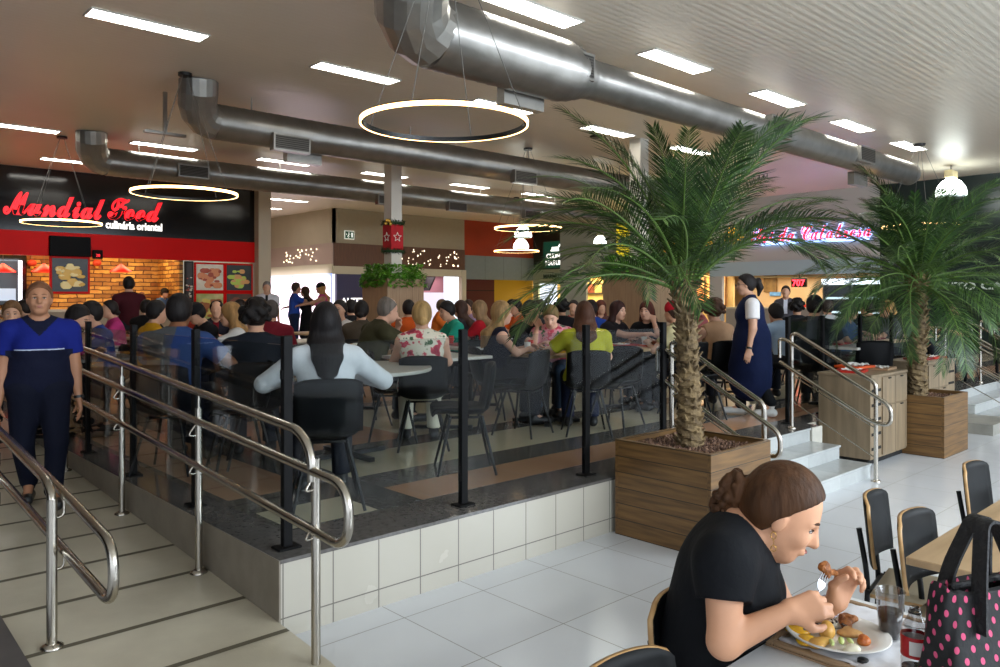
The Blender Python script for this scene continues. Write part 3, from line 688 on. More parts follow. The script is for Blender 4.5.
b.prism([(.06, y, -.08), (.06, y, .08), (.13, y, .08), (.13, y, -.08)], (0, .003, 0)); b.prism([(-.15, y, .02), (-.11, y, .05), (-.11, y, -.01)], (0, .003, 0)); b.build('running_man', mat('exit white', 'e8efe6', .5, emit=.4), r)
# navy sign with white lettering, pink shop interior
M_navy = mat('navy sign panel', '35365a', .4)
r = empty('navy_sign_panel', (0, 19.5, 0), 0, 'navy blue shop panel with white capital letters left of the ivy planter', 'sign')
MB().box((12.12, -.03, .42), (14.6, .1, 2.56)).build('panel', M_navy, r)
text('lettering', 'ALTEZZA', .34, M_letw, r, wallM((13.0, -.035, 1.5)), .01, .006)
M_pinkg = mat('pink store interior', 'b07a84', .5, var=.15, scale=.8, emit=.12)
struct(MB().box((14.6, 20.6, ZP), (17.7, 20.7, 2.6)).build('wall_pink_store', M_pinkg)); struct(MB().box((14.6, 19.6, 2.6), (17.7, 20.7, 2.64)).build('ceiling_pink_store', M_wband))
for x, s in ((15.6, 'left'), (16.6, 'right')): tag(MB().box((x, 19.9, 2.0), (x + .06, 20.5, 2.6), rot=(0, .5, 0), piv=(x, 20, 2.4)).build('store_hanger', M_dark), s + ' dark slanted hanger arm under the ceiling of the pink store', 'hanger')
q = onY(440, 305, 20.3); tag(MB().box((16.2, 20.2, ZP), (17.4, 20.3, 1.95)).build('lit_display', mat('pale display', 'c8c4d4', .4, emit=.6)), 'pale lit display box inside the pink store', 'display')
area('pink_light', (16.1, 20.1, 2.55), (0, 0, 0), 2.8, .6, 14, (1, .8, .85))

# --- juice shop on the right wall
r = empty('juice_shop_sign', (21.66, 0, 0), 0, 'dark green square sign with white word lettering and leaf emblem', 'sign')
MB().box((-.08, 17.04, 2.98), (0, 18.81, 4.08), bev=.02).build('sign_board', mat('deep green sign', '0e3a2e', .3, emit=.12, ecol='1a6a50'), r)
text('lettering', 'CULINÁRIA', .27, M_letw, r, wallM((-.09, 17.93, 3.38), '-X'), .01, .006, fit=1.35)
text('lettering', 'NATUREZA', .27, M_letw, r, wallM((-.09, 17.93, 3.1), '-X'), .01, .006, fit=1.45)
b = MB(); X_ = -.095
b.lathe([(.2, 0), (.2, .05)], (X_, 18.1, 3.66), 12); b.box((X_ - .005, 17.9, 3.68), (X_, 18.3, 3.84))
for a in (-40, 0, 40): b.ell((X_, 17.8 + a * .002, 3.88 + .03 * (a == 0)), (.006, .04, .1), 8, M=Matrix.Rotation(R(a), 3, 'X'))
b.build('leaf_emblem', M_letw, r)
text('lettering', 'MARMITEX GRILL', .25, mat('dark green letters', '35503a', .5), r, wallM((-.0, 17.9, 2.55), '-X'), .02, .002)
area('juice_light', (22.5, 17.9, 2.58), (0, 0, 0), 1.2, 2.4, 60, (1, .86, .5))
r = empty('menu_board', (23.1, 17.9, 1.9), 0, 'long dark menu board high inside the yellow lit juice shop', 'menu board')
MB().box((0, -1.1, 0), (.08, 1.2, .45)).build('board', mat('brown board', '4a3420', .5), r)
for k in range(5): MB().box((-.01, -1.0 + k * .44, .06), (0, -.62 + k * .44, .39)).build('menu_card', mat('menu card %d' % (k % 2), ('c9a860', '8a3a20')[k % 2], .5), r)
r = empty('shop_counter', (21.75, 17.9, ZP), 0, 'pale counter across the opening of the juice shop', 'counter')
MB().box((0, -1.4, 0), (.4, 1.25, 1.0)).build('counter_body', M_mint, r); MB().box((-.05, -1.42, 1.0), (.5, 1.27, 1.05)).build('counter_top', M_wband, r)
# --- yellow banners and warm shop behind the palm
for (u0, v0, u1, v1, c, lab) in ((617, 224, 632, 256, 'd8c020', 'narrow yellow hanging banner seen between the left fronds of the tall palm'), (664, 243, 712, 262, 'c8901c', 'amber lit sign behind the palm crown')):
    a = onX(u0, v0, 19.9); c_ = onX(u1, v1, 19.9); r = empty('banner', (19.9, 0, 0), 0, lab, 'banner')
    MB().box((-.04, c_.y, c_.z), (0.03, a.y, a.z), bev=.01).build('banner_panel', mat('banner ' + c, c, .5, emit=.5), r)
    MB().box((-.05, c_.y + .1, (a.z + c_.z) / 2 - .1), (-.04, a.y - .1, (a.z + c_.z) / 2 + .05)).build('banner_stripe', mat('violet print', '6a4a8a', .5), r)
M_warm = mat('orange snack shop wall', 'c9a05c', .5, c2='e8c98c', scale=1.5)
struct(MB().box((21.4, 9.9, ZP), (21.5, 15.1, 2.6)).build('wall_snack_shop', M_warm))
area('snack_light', (20.8, 12.4, 2.56), (0, 0, 0), 1, 4.6, 60, (1, .8, .5))
for i, (y, cc) in enumerate(((10.15, 'd07818'), (10.95, 'c8581c'), (11.8, 'e0b040'))):
    r = empty('lit_menu_panel', (21.35, y, 1.5), 0, 'orange backlit menu panel in the snack shop, ' + ('nearest the palm trunk', 'the middle one', 'the farthest one')[i], 'menu board', 'backlit menu panels')
    MB().box((-.02, 0, 0), (.03, .7, .95)).build('panel_face', mat('menu face ' + cc, cc, .5, c2='f0d090', scale=5, emit=.6), r)
    MB().box((-.03, -.03, -.03), (.0, 0, .98)).build('panel_frame', M_dark, r)

# --- neon calabresa shop
r = empty('neon_sign', (19.95, 0, 0), 0, 'red and blue glowing script sign on the white wall between the two palms', 'neon sign')
M_neon = mat('red neon', 'ff2b44', .4, emit=2.4, ecol='ff2040'); M_neonb = mat('pale blue neon', 'b8d4ff', .4, emit=2.2, ecol='90b8ff')
S1 = ''.join(chr(0x1D4D0 + ord(c) - 65) if c.isupper() else (chr(0x1D4EA + ord(c) - 97) if c.islower() else c) for c in 'Rei da Calabresa')
text('halo_lettering', S1, .66, M_neonb, r, wallM((.0, 6.65, 3.42), '-X'), .01, .035, fit=3.6)
text('neon_lettering', S1, .66, M_neon, r, wallM((-.04, 6.65, 3.42), '-X'), .01, .0, fit=3.55)
MB().box((.0, 4.95, 3.33), (.03, 8.1, 3.38)).build('neon_underline', M_neonb, r)
q = onX(733, 238, 19.9); r = empty('sun_emblem', q, 0, 'round yellow glowing emblem left of the neon script', 'sign emblem')
MB().ell((0, 0, 0), (.05, .27, .27), 20).build('emblem_disc', mat('yellow emblem', 'e8b418', .4, emit=1.0, ecol='ffb010'), r)
MB().ell((-.03, -.02, .0), (.04, .14, .13), 16).build('emblem_core', mat('orange emblem', 'd85a10', .4, emit=.6), r)
b = MB()
for k in range(10): b.ell((0, .29 * math.cos(k * .628), .29 * math.sin(k * .628)), (.03, .07, .07), 8)
b.build('emblem_rays', MATS['yellow emblem'], r)
struct(MB().box((22.0, 4.68, 2.40), (23.4, 9.9, 2.45)).build('ceiling_grill_shop', M_wband))
struct(MB().box((22.4, 4.68, ZP), (22.5, 9.9, 2.42)).build('wall_grill_shop', mat('warm grill shop wall', 'd8b080', .5, c2='e6cba4', scale=1.0)))
area('grill_light', (21.2, 7.3, 2.38), (0, 0, 0), 1.6, 4.6, 60, (1, .85, .62))
r = empty('queue_display', (0, 0, 0), 0, 'small black display with red digits inside the grill shop', 'number display')
a = onX(791, 278, 21.6); c_ = onX(806, 287, 21.6)
MB().box((21.6, c_.y, c_.z), (21.7, a.y, a.z), bev=.01).build('display_casing', M_black, r)
MB().tube([(21.65, (a.y + c_.y) / 2, a.z), (21.65, (a.y + c_.y) / 2, 2.86)], .015, 6).build('hanging_rod', M_black, r)
text('red_digits', '707', (a.z - c_.z) * .95, mat('red digits', 'ff2030', .4, emit=4), r, wallM((21.59, (a.y + c_.y) / 2, c_.z + .04), '-X'), .004, .004)
for (u0, v0, u1, v1, c, lab) in ((763, 272, 776, 292, '8a6a3a', 'brown picture panel on the grill shop wall left of the red digits'), (769, 292, 780, 296, '6aa0d8', 'small blue strip sign below the brown picture in the grill shop'), (795, 304, 805, 312, 'c02418', 'small red notice on the grill shop wall')):
    a = onX(u0, v0, 22.3); c_ = onX(u1, v1, 22.3); r = empty('wall_notice', (22.33, 0, 0), 0, lab, 'notice')
    MB().box((0, c_.y, c_.z), (.06, a.y, a.z), bev=.01).build('notice_board', mat('notice ' + c, c, .5, var=.3, scale=6), r)
r = empty('shop_counter', (20.1, 7.2, ZP), 0, 'long light counter across the opening of the grill shop', 'counter')
MB().box((0, -.75, 0), (.5, 2.2, 1.0)).build('counter_body', mat('pale counter', '9c948a', .4), r); MB().box((-.05, -.77, 1.0), (.55, 2.22, 1.05)).build('counter_top', M_wband, r)
r = empty('drinks_fridge', (20.3, 5.0, ZP), 0, 'glass door drinks fridge with cool white light at the right end of the grill shop', 'fridge')
MB().box((0, -.3, 0), (.6, 1.4, 1.9), bev=.02).build('fridge_body', mat('fridge grey', '6a7270', .4), r)
for k in range(2):
    o = MB().box((-.03, -.25 + k * .83, .2), (0, .5 + k * .83, 1.7)).build('fridge_door', mat('dark fridge glass', '203030', .1), r)
    for j in range(3): MB().box((-.04, -.2 + k * .83, .5 + j * .4), (-.03, .45 + k * .83, .56 + j * .4)).build('shelf', mat('cool shelf', 'b8d0d8', .3, emit=.7), o)
MB().box((-.04, -.3, 1.72), (0, 1.4, 1.88)).build('light_header', mat('cool header', 'dce8f4', .3, emit=2.5), r)
r = empty('dark_wall_sign', (19.97, 0, 0), 0, 'white capital lettering on the dark teal wall behind the right palm', 'sign')
text('lettering', 'RISTO CAFFE', .26, mat('dim white letters', 'cfd8d0', .4, emit=.12), r, wallM((.0, 2.3, 1.95), '-X'), .01, .006, fit=2.0)

# ================================================================ RAILINGS
M_steel = mat('brushed stainless steel', 'b9b3a8', .22, metal=1, var=.06, scale=3)
M_post = mat('black painted post', '0b0b0c', .6, spec=.15)
M_glass = glass_mat('smoked railing glass', .86, .006, (.97, 1, 1))
PW = .045
def gpost():
    r = empty('railing_post', label='x', cat='post', group='black glass railing posts'); h = 1.13
    MB().box((-.026, -.02, .012), (.026, .02, h), bev=.003).build('post', M_post, r)
    MB().box((-.065, -.05, 0), (.065, .05, .012), bev=.003).build('base_plate', M_post, r)
    for z in (.16, .9): MB().box((-.034, -.012, z), (.034, .012, z + .05), bev=.003).build('glass_clamp', M_post, r)
    return r
GP = gpost()
posts_front = [(.12, .16, 'at the platform corner behind the ramp handrail loop'), (1.36, .17, 'second along the platform front, left of the one by the planter'), (2.59, .19, 'nearest to the left side of the big planter'), (3.55, .17, 'just behind the big planter, left of the palm trunk')]
posts_side = [(.1, 1.33, 'second along the ramp side from the corner'), (.1, 2.51, 'third along the ramp side from the corner'), (.1, 3.66, 'right beside the blue uniformed worker'), (.1, 4.85, 'behind the blue uniformed worker')]
posts_right = [(6.0, .3, 'at the top of the steps behind the right handrail'), (6.95, .36, 'first right of the steps over the tray cabinet'), (8.0, .36, 'second right of the steps over the tray cabinet'), (9.02, .36, 'left of the far palm trunk'), (10.02, .3, 'right of the far palm trunk'), (11.9, .3, 'standing between the far stair handrails'), (13.6, .3, 'last one at the right edge beside the far stairs')]
for x, y, s in posts_front + posts_right: place(GP, (x, y, ZP), 0, 'black square railing post ' + s)
for x, y, s in posts_side: place(GP, (x, y, ZP), R(90), 'black square railing post ' + s)
def pane(x0, y0, x1, y1, label, m=M_glass):
    v = Vector((x1 - x0, y1 - y0, 0)); L = v.length; a = math.atan2(v.y, v.x)
    o = MB().box((.035, -.005, .09), (L - .035, .005, 1.08)).build('glass_pane', m, None); o.location = (x0, y0, ZP); o.rotation_euler = (0, 0, a)
    return tag(o, label, 'glass panel', 'clear glass railing panels')
seq = posts_front
for (a, b_), s in zip(zip(seq[:-1], seq[1:]), ('left front glass railing panel beside the corner post', 'middle front glass railing panel before the round table', 'front glass railing panel beside the big planter')): pane(a[0], a[1], b_[0], b_[1], s)
sq = [posts_front[0]] + posts_side + [(.1, 6.1, '')]
for (a, b_), s in zip(zip(sq[:-1], sq[1:]), ('ramp side glass panel at the platform corner', 'second ramp side glass panel from the corner', 'third ramp side glass panel from the corner', 'ramp side glass panel hidden partly by the blue uniformed worker', 'last ramp side glass panel at the left')): pane(a[0], a[1], b_[0], b_[1], s)
sr = posts_right
for (a, b_), s in zip(zip(sr[:4], sr[1:5]), ('glass panel right of the steps', 'glass panel behind the tray cabinet', 'glass panel left of the far palm', 'glass panel behind the far palm trunk')): pane(a[0], a[1], b_[0], b_[1], s)

def arc(c, a0, a1, r, ux, uz, n=8):
    return [Vector(c) + Vector(ux) * (r * math.cos(a0 + (a1 - a0) * i / n)) + Vector(uz) * (r * math.sin(a0 + (a1 - a0) * i / n)) for i in range(n + 1)]
def bendpath(pts, r=.08, n=6):     # rounds the corners of a polyline
    pts = [Vector(p) for p in pts]; out = [pts[0]]
    for a, b_, c in zip(pts[:-2], pts[1:-1], pts[2:]):
        d1 = (a - b_); d2 = (c - b_); k = min(r, d1.length * .49, d2.length * .49); p0 = b_ + d1.normalized() * k; p1 = b_ + d2.normalized() * k
        for i in range(n + 1):
            t = i / n; out.append(p0 * (1 - t) ** 2 + b_ * 2 * t * (1 - t) + p1 * t * t)
    out.append(pts[-1]); return out
RT_ = .0215
# ramp handrail on the platform side
r = empty('ramp_handrail', (-.085, 0, 0), 0, 'long stainless double handrail sloping along the platform side of the ramp, ending in a loop', 'handrail')
sl = .062
def zt(y): return 1.115 + .062 * (y + .4)
top = bendpath([(0, 6.5, zt(6.5)), (0, -.33, zt(-.33)), (0, -.42, zt(-.42) - .04), (0, -.47, 1.0), (0, -.47, .9)], .1)
MB().tube(top, RT_, 12).build('top_rail', M_steel, r)
loop = bendpath([(0, 6.5, zt(6.5) - .2), (0, -.78, .93), (0, -.78, .66), (0, 6.5, zt(6.5) - .42)], .17, 10)
MB().tube(loop, RT_, 12).build('loop_rail', M_steel, r)
for y in (-.47, .87, 2.24, 3.71, 5.1):
    zb_ = rz(y) if y > -.4 else 0; p = MB(); p.tube([(.02, y, zb_), (.02, y, (zt(y) - .1) if y > -.4 else 1.0)], .021, 12); 
    if y > -.4: p.tube([(.02, y, zt(y) - .11), (.02, y, zt(y))], .009, 8)
    o = p.build('post', M_steel, r); MB().lathe([(.05, 0), (.05, .008), (.028, .02)], (.02, y, zb_ + .002), 18).build('base_flange', M_steel, o)
    b = MB()
    for dz in (.2, .42):
        z0 = zt(y) - dz; b.tube(bendpath([(.02, y, z0 - .06), (-.045, y, z0 - .06), (-.0, y, z0)] if y > -.4 else [(.02, y, z0 - .05), (-.05, y - .02, z0 - .05), (0, y, z0)], .03, 4), .006, 6)
    b.build('rail_bracket', M_steel, r)
# left handrail
r = empty('ramp_handrail', (-.93, 0, 0), 0, 'near left stainless handrail at the ramp foot with a rounded loop end', 'handrail')
zl = lambda y: .80 + .085 * (y - .3)
MB().tube(bendpath([(0, 6, zl(6) + .06), (0, .52, .87), (0, .42, .82), (0, .42, .72)], .07), RT_, 12).build('top_rail', M_steel, r)
MB().tube(bendpath([(.05, 6, zl(6) - .02), (.05, .3, .81), (.05, -.31, .745), (.05, -.31, .50), (.05, 1.6, .64), (.05, 6, .98)], .15, 10), RT_, 12).build('loop_rail', M_steel, r)
for y in (.42, 1.85, 3.3, 4.8):
    o = MB().tube([(0, y, rz(y) if y > 0 else 0), (0, y, .8 if y < .5 else zl(y) + .03)], .023, 14).build('post', M_steel, r)
    MB().lathe([(.05, 0), (.05, .008), (.028, .02)], (0, y, rz(y) + .002), 18).build('base_flange', M_steel, o)
    b = MB()
    for z0 in (.8, .56): b.tube(bendpath([(.0, y, z0 - .09), (.05, y, z0 - .09), (.05, y, z0)], .03, 4), .006, 6)
    b.build('rail_bracket', M_steel, r)
# step handrails
def steprail(x, label, mirror=1, dx=0):
    r = empty('step_handrail', (x, 0, 0), 0, label, 'handrail', 'stainless step handrails')
    MB().tube(bendpath([(0, .12, ZP + .6), (0, .12, 1.36), (0, .07, 1.37), (0, -.62, .98), (0, -.71, .93), (0, -.71, .80)], .06), .02, 12).build('top_rail', M_steel, r)
    MB().tube(bendpath([(-.04, .23, 1.12), (-.04, .23, 1.32), (-.04, .15, 1.30), (-.04, -.86, .73), (-.04, -.86, .55), (-.04, -.70, .56), (-.04, .23, 1.08)], .075, 8), .019, 12).build('loop_rail', M_steel, r)
    MB().tube([(0, .12, ZP), (0, .12, 1.1)], .02, 12).build('post', M_steel, r); MB().tube([(0, -.71, 0), (0, -.71, .85)], .02, 12).build('post', M_steel, r)
    for z0, z1 in ((.95, .50), (.68, .22)): MB().tube([(0, .12, z0), (0, -.71, z1)], .006, 8).build('infill_rod', M_steel, r)
    b = MB()
    for y, z in ((.12, ZP), (-.71, 0)): b.lathe([(.045, 0), (.045, .008), (.026, .02)], (0, y, z + .001), 16)
    b.build('base_flange', M_steel, r); return r
steprail(5.72, 'stainless handrail on the right side of the near steps')
steprail(3.6, 'stainless handrail on the left side of the near steps, behind the palm trunk')
steprail(10.35, 'stainless handrail on the near side of the far right steps')
steprail(12.0, 'stainless handrail in the middle of the far right steps')
steprail(13.2, 'stainless handrail at the far side of the far right steps')

# ================================================================ PLANTERS AND PALMS
M_plank = stripes(wood('walnut brown planks', '583f22', '7f5e35', 0, 5, .4, 14), 2, .1145, .006, '2c2116')
M_planky = stripes(wood('walnut brown planks side', '583f22', '7f5e35', 1, 5, .4, 14), 2, .1145, .006, '2c2116')
M_bark = mat('palm bark', '4a3a26', .85, c2='8a7450', scale=14, bump=.7, bscale=30)
def planter(x0, y0, s, h, label):
    c = s / 2; r = empty('planter', (x0 + c, y0 + c, 0), 0, label, 'planter')
    b = MB(); b.box((-c, -c, 0), (c, -c + .03, h), 0); b.box((-c, c - .03, 0), (c, c, h), 0); b.box((-c, -c + .03, 0), (-c + .03, c - .03, h), 1); b.box((c - .03, -c + .03, 0), (c, c - .03, h), 1)
    b.build('planter_box', [M_plank, M_planky], r)
    MB().box((-c + .03, -c + .03, h - .2), (c - .03, c - .03, h - .06)).build('soil', MATS['soil'], r)
    rnd = random.Random(3); b = MB()
    for i in range(1500):
        x, y = rnd.uniform(-c + .04, c - .04), rnd.uniform(-c + .04, c - .04); q = rnd.uniform(.008, .016)
        M = Euler((rnd.random() * 3, rnd.random() * 3, rnd.random() * 3)).to_matrix()
        v = [M @ Vector(p) * q + Vector((x, y, h - .055 + rnd.uniform(-.005, .022))) for p in ((1, 0, 0), (-1, 0, 0), (0, .8, 0), (0, -.9, 0), (0, 0, .8), (0, 0, -.7))]
        b.add(v, [[0, 2, 4], [2, 1, 4], [1, 3, 4], [3, 0, 4], [2, 0, 5], [1, 2, 5], [3, 1, 5], [0, 3, 5]], i % 2)
    o = b.build('clay_pebbles', [mat('brown clay pebble', '8a6a56', .85), mat('dark clay pebble', '5e4538', .85)], r); o['kind'] = 'stuff'
    return r
planter(2.65, -.84, .80, .697, 'big square plank clad planter holding the tall palm in the foreground')
planter(7.33, -.80, .80, .66, 'farther plank clad planter of the right palm beside the tray cabinet')

M_leaf = [mat('palm leaf green', '25401c', .45, c2='3a5a26', scale=3), mat('palm leaf dark', '1a3016', .45, c2='2b481e', scale=3), mat('palm leaf light', '3e5c2a', .45, c2='5c7a38', scale=3)]
M_rach = mat('frond stem', '5d7a34', .5)
def frond_mesh(seed, L, droop, n=66):
    rnd = random.Random(seed); v = []; f = []; mi = []; pts = []
    for i in range(25):       # rachis starts along +X, arches down
        t = i / 24; a = droop * (t ** 1.5)
        if i == 0: p = Vector((0, 0, 0)); 
        else: p = pts[-1] + Vector((math.cos(a), .02 * math.sin(t * 5 + seed), -math.sin(a))) * (L / 24)
        pts.append(p)
    def at(t): 
        q = t * 24; i = min(int(q), 23); return pts[i].lerp(pts[i + 1], q - i), (pts[i + 1] - pts[i]).normalized()
    for i in range(n):
        t = .13 + .87 * i / (n - 1); p, tg = at(t)
        env = math.sin(min(1, (t - .05) * 1.7) * PI / 2) * (1 - .72 * max(0, t - .55) / .45)
        for s in (-1, 1):
            ll = (.20 + .03 * rnd.random()) * env * (L / 1.1) + .03
            side = Vector((0, s, 0)); up = tg.cross(side) * (-s) ; up = Vector((0, 0, 1)) - tg * tg.z
            d = (tg * (.62 + .5 * t + rnd.uniform(-.08, .08)) + side * (1.0 - .25 * t) + up * rnd.uniform(-.05, .42)).normalized()
            w2 = (d.cross(up)).normalized() * .0046
            m_ = p + d * ll * .5 + Vector((0, 0, -.006)); e = p + d * ll * .97 + Vector((0, 0, -.05 * ll / .2 * rnd.uniform(.4, 1.4)))
            k = len(v); v += [p - w2 * .5, p + w2 * .5, m_ + w2, m_ - w2, e]; f += [[k, k + 1, k + 2, k + 3], [k + 3, k + 2, k + 4]]
            c = rnd.choice((0, 0, 1, 2)); mi += [c, c]
    b = MB(); b.v = v; b.f = f; b.m = mi; b.sm = [False] * len(f)
    b.tube(pts[::2], [.011 - .009 * i / 12 for i in range(13)], 5, 3)
    me = bpy.data.meshes.new('frond'); me.from_pydata(b.v, [], b.f)
    for x in M_leaf + [M_rach]: me.materials.append(x)
    me.polygons.foreach_set('material_index', b.m); me.update(); return me
FR = [frond_mesh(k, L, d) for k, (L, d) in enumerate(((1.25, .75), (1.3, 1.0), (1.2, 1.25), (1.25, 1.5), (1.1, .6), (1.35, 1.15)))]
def palm(x, y, z0, ztop, lean, scale, label, seed, nf=64, rt=.085, span=70):
    r = empty('palm_tree', (x, y, z0), 0, label, 'palm'); rnd = random.Random(seed); H = ztop - z0
    # trunk with leaf-base scars
    rings = []; n = 28; K = int(H / .012)
    for i in range(K + 1):
        t = i / K; zc = H * t; rad = rt * (1.12 - .25 * math.sin(t * 2.6)) * (1 + .35 * max(0, t - .78) / .22); ring = []
        for j in range(n):
            a = 2 * PI * j / n; ph = (zc / .06) + (j / n) * 3.0; s = (ph % 1); lob = (1 - s) ** 1.5 * (0.75 + .25 * math.sin(j * 7 / n * 2 * PI + int(ph) * 2.1))
            q = rad * (.88 + .24 * lob + .05 * rnd.random()); ring.append(Vector((q * math.cos(a) + lean[0] * t * t, q * math.sin(a) + lean[1] * t * t, zc)))
        rings.append(ring)
    MB().rings(rings, 0, True, smooth=False).build('trunk', M_bark, r)
    b = MB()
    for i in range(150):       # old leaf stubs
        t = rnd.uniform(.02, 1.0); a = rnd.random() * 6.28; rad = rt * (1.08 - .25 * math.sin(t * 2.6)) * (1 + .35 * max(0, t - .78) / .22)
        p = Vector((rad * math.cos(a) * .9 + lean[0] * t * t, rad * math.sin(a) * .9 + lean[1] * t * t, H * t)); d = Vector((math.cos(a), math.sin(a), rnd.uniform(.5, 1.1)))
        b.tube([p, p + d * rnd.uniform(.02, .04) * (1 + t)], [.016, .006], 5)
    b.build('leaf_stub', M_bark, r)['kind'] = 'stuff'
    top = Vector((lean[0], lean[1], H))
    for i in range(nf):
        t = (i + .5) / nf; el = R(86) - t ** .9 * R(span) + rnd.uniform(-.08, .08); a = i * 2.39996 + rnd.uniform(-.15, .15)
        me = FR[(0, 4, 5)[i % 3]] if t < .3 else FR[(0, 1, 5, 3)[i % 4]] if t < .72 else FR[(2, 3)[i % 2]]
        o = bpy.data.objects.new('frond', me); COL.objects.link(o); o.parent = r; KIDS.setdefault(r.name, []).append(o)
        if seed == 11 and t > .42 and abs((a - R(-38) + PI) % (2 * PI) - PI) < R(72): el = max(el, R(44)); me = FR[0]
        M = Matrix.Rotation(a, 4, 'Z') @ Matrix.Rotation(-el, 4, 'Y') @ Matrix.Rotation(rnd.uniform(-.5, .5), 4, 'X')
        s = scale * rnd.uniform(.85, 1.1) * (1.0 if t > .1 else .85); fm = Matrix.Translation(top + Vector((.05 * math.cos(a), .05 * math.sin(a), -.16 * t))) @ M @ Matrix.Scale(s, 4); o.matrix_local = fm
        if seed == 11:      # pruned where the walkway to the steps passes
            tips = [Vector((x, y, z0)) + fm @ v_.co for v_ in list(me.vertices)[::25]]
            if any((p_ - CAM).dot(FW) > 0 and 712 < 500 + F * (p_ - CAM).dot(RT) / (p_ - CAM).dot(FW) < 800 and HZ - F * (p_.z - CZ) / (p_ - CAM).dot(FW) > 272 for p_ in tips): bpy.data.objects.remove(o); KIDS[r.name].pop()
    b = MB()      # sheaths round the heart of the crown
    for i in range(40):
        a = i * 2.4; d = Vector((math.cos(a) * .5, math.sin(a) * .5, 1)).normalized(); p = top + Vector((.06 * math.cos(a), .06 * math.sin(a), -.2 + .1 * (i / 40)))
        b.tube([p, p + d * .28], [.014, .008], 5)
    b.build('crown_sheath', M_rach, r)
    return r
palm(3.03, -.43, .64, 1.95, (-.02, .05), 1.1, 'tall feathery palm with a thick scaly trunk growing from the big foreground planter', 11, 52, .088, 68)
palm(7.72, -.40, .6, 2.02, (.05, .0), 1.14, 'second feathery palm at the right edge growing from the farther planter', 23, 76, .10, 98)

# ================================================================ TRAY CABINETS
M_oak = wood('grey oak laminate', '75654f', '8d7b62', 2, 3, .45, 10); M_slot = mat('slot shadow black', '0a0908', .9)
def cabinet(x, y, w, d, label, mirror=False, n=1):
    r = empty('tray_cabinet', (x, y, 0), 0, label, 'cabinet'); h = .94
    MB().box((0, 0, .07), (w, d, h - .03)).build('cabinet_body', M_oak, r)
    MB().box((-.01, -.015, h - .03), (w + .01, d + .01, h), bev=.004).build('cabinet_top', M_oak, r)
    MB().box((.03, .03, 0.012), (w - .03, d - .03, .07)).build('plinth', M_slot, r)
    sx0, sx1 = (.03, .27) if not mirror else (w - .27, w - .03)
    b = MB()
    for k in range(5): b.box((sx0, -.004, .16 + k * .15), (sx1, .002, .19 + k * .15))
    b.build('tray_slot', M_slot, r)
    a, c = (sx1 + .02, w - .01) if not mirror else (.01, sx0 - .02)
    for k in range(2):
        u0 = a + (c - a) * k / 2 + .004; u1 = a + (c - a) * (k + 1) / 2 - .004
        for z0, z1, nm in ((.09, .60, 'door'), (.61, .90, 'flap')):
            o = MB().box((u0, -.016, z0), (u1, 0, z1), bev=.002).build(nm, M_oak, r)
            MB().box(((u0 + u1) / 2 - .03, -.028, z1 - .02), ((u0 + u1) / 2 + .03, -.016, z1 - .008)).build('handle', M_slot, o)
    for k in (.08, w - .08): MB().tube([(k, .08, 0), (k, .08, .02)], .02, 8).build('foot', M_slot, r)
    return r
cabinet(6.33, -.42, .98, .54, 'oak tray return cabinet beside the steps with orange trays on top')
cabinet(8.5, -.25, 1.02, .5, 'oak tray return cabinet behind the far palm with red trays on top', True)
M_tray = {k: mat(k + ' plastic tray', c, .35) for k, c in (('red', 'b32218'), ('orange', 'd0501a'), ('yellow', 'd9a816'), ('beige', 'a8896a'), ('grey', '6f7274'), ('dark red', '7d1420'), ('pink', 'b86a70'))}
M_paper = mat('white paper', 'e6e4e0', .6); M_food = mat('mixed food', 'b07a3c', .6, c2='d9b070', scale=20); M_green = mat('salad', '6a9a38', .5, var=.3)
M_porc = mat('white porcelain', 'e4e2dc', .2)
def tray(m, w=.42, d=.32, name='tray'):
    b = MB(); b.box((-w / 2, -d / 2, 0), (w / 2, d / 2, .006))
    for lo, hi in (((-w / 2, -d / 2, .006), (w / 2, -d / 2 + .015, .024)), ((-w / 2, d / 2 - .015, .006), (w / 2, d / 2, .024)), ((-w / 2, -d / 2 + .015, .006), (-w / 2 + .015, d / 2 - .015, .024)), ((w / 2 - .015, -d / 2 + .015, .006), (w / 2, d / 2 - .015, .024))): b.box(lo, hi)
    return b.build(name, m)
def crumple(name, x, y, z, s, label, seed, m=None):
    rnd = random.Random(seed); b = MB(); n = 9
    v = [(x + (i / (n - 1) - .5) * s + rnd.uniform(-.1, .1) * s / 4, y + (j / (n - 1) - .5) * s * .8 + rnd.uniform(-.1, .1) * s / 4, z + .008 + rnd.uniform(0, .25) * s * .5) for j in range(n) for i in range(n)]
    b.add(v, [[j * n + i, j * n + i + 1, (j + 1) * n + i + 1, (j + 1) * n + i] for j in range(n - 1) for i in range(n - 1)])
    o = b.build(name, m or M_paper, fixn=False); s_ = o.modifiers.new('thick', 'SOLIDIFY'); s_.thickness = .002
    return tag(o, label, 'paper')
for i, (x, y, rz_, c, lab) in enumerate(((6.58, -.12, .2, 'red', 'red tray left on the near oak cabinet'), (6.85, -.05, -.1, 'orange', 'orange tray in the middle of the near oak cabinet top'), (7.12, -.2, .1, 'beige', 'beige tray at the right end of the near oak cabinet top'), (8.95, 0, .1, 'dark red', 'dark red tray on the far oak cabinet'), (9.3, -.02, -.1, 'red', 'bright red tray on the right half of the far oak cabinet'))):
    o = tray(M_tray[c], .36, .28); o.location = (x, y, .942 + (.026 if i == 1 else 0)); o.rotation_euler = (0, 0, rz_); tag(o, lab, 'tray')
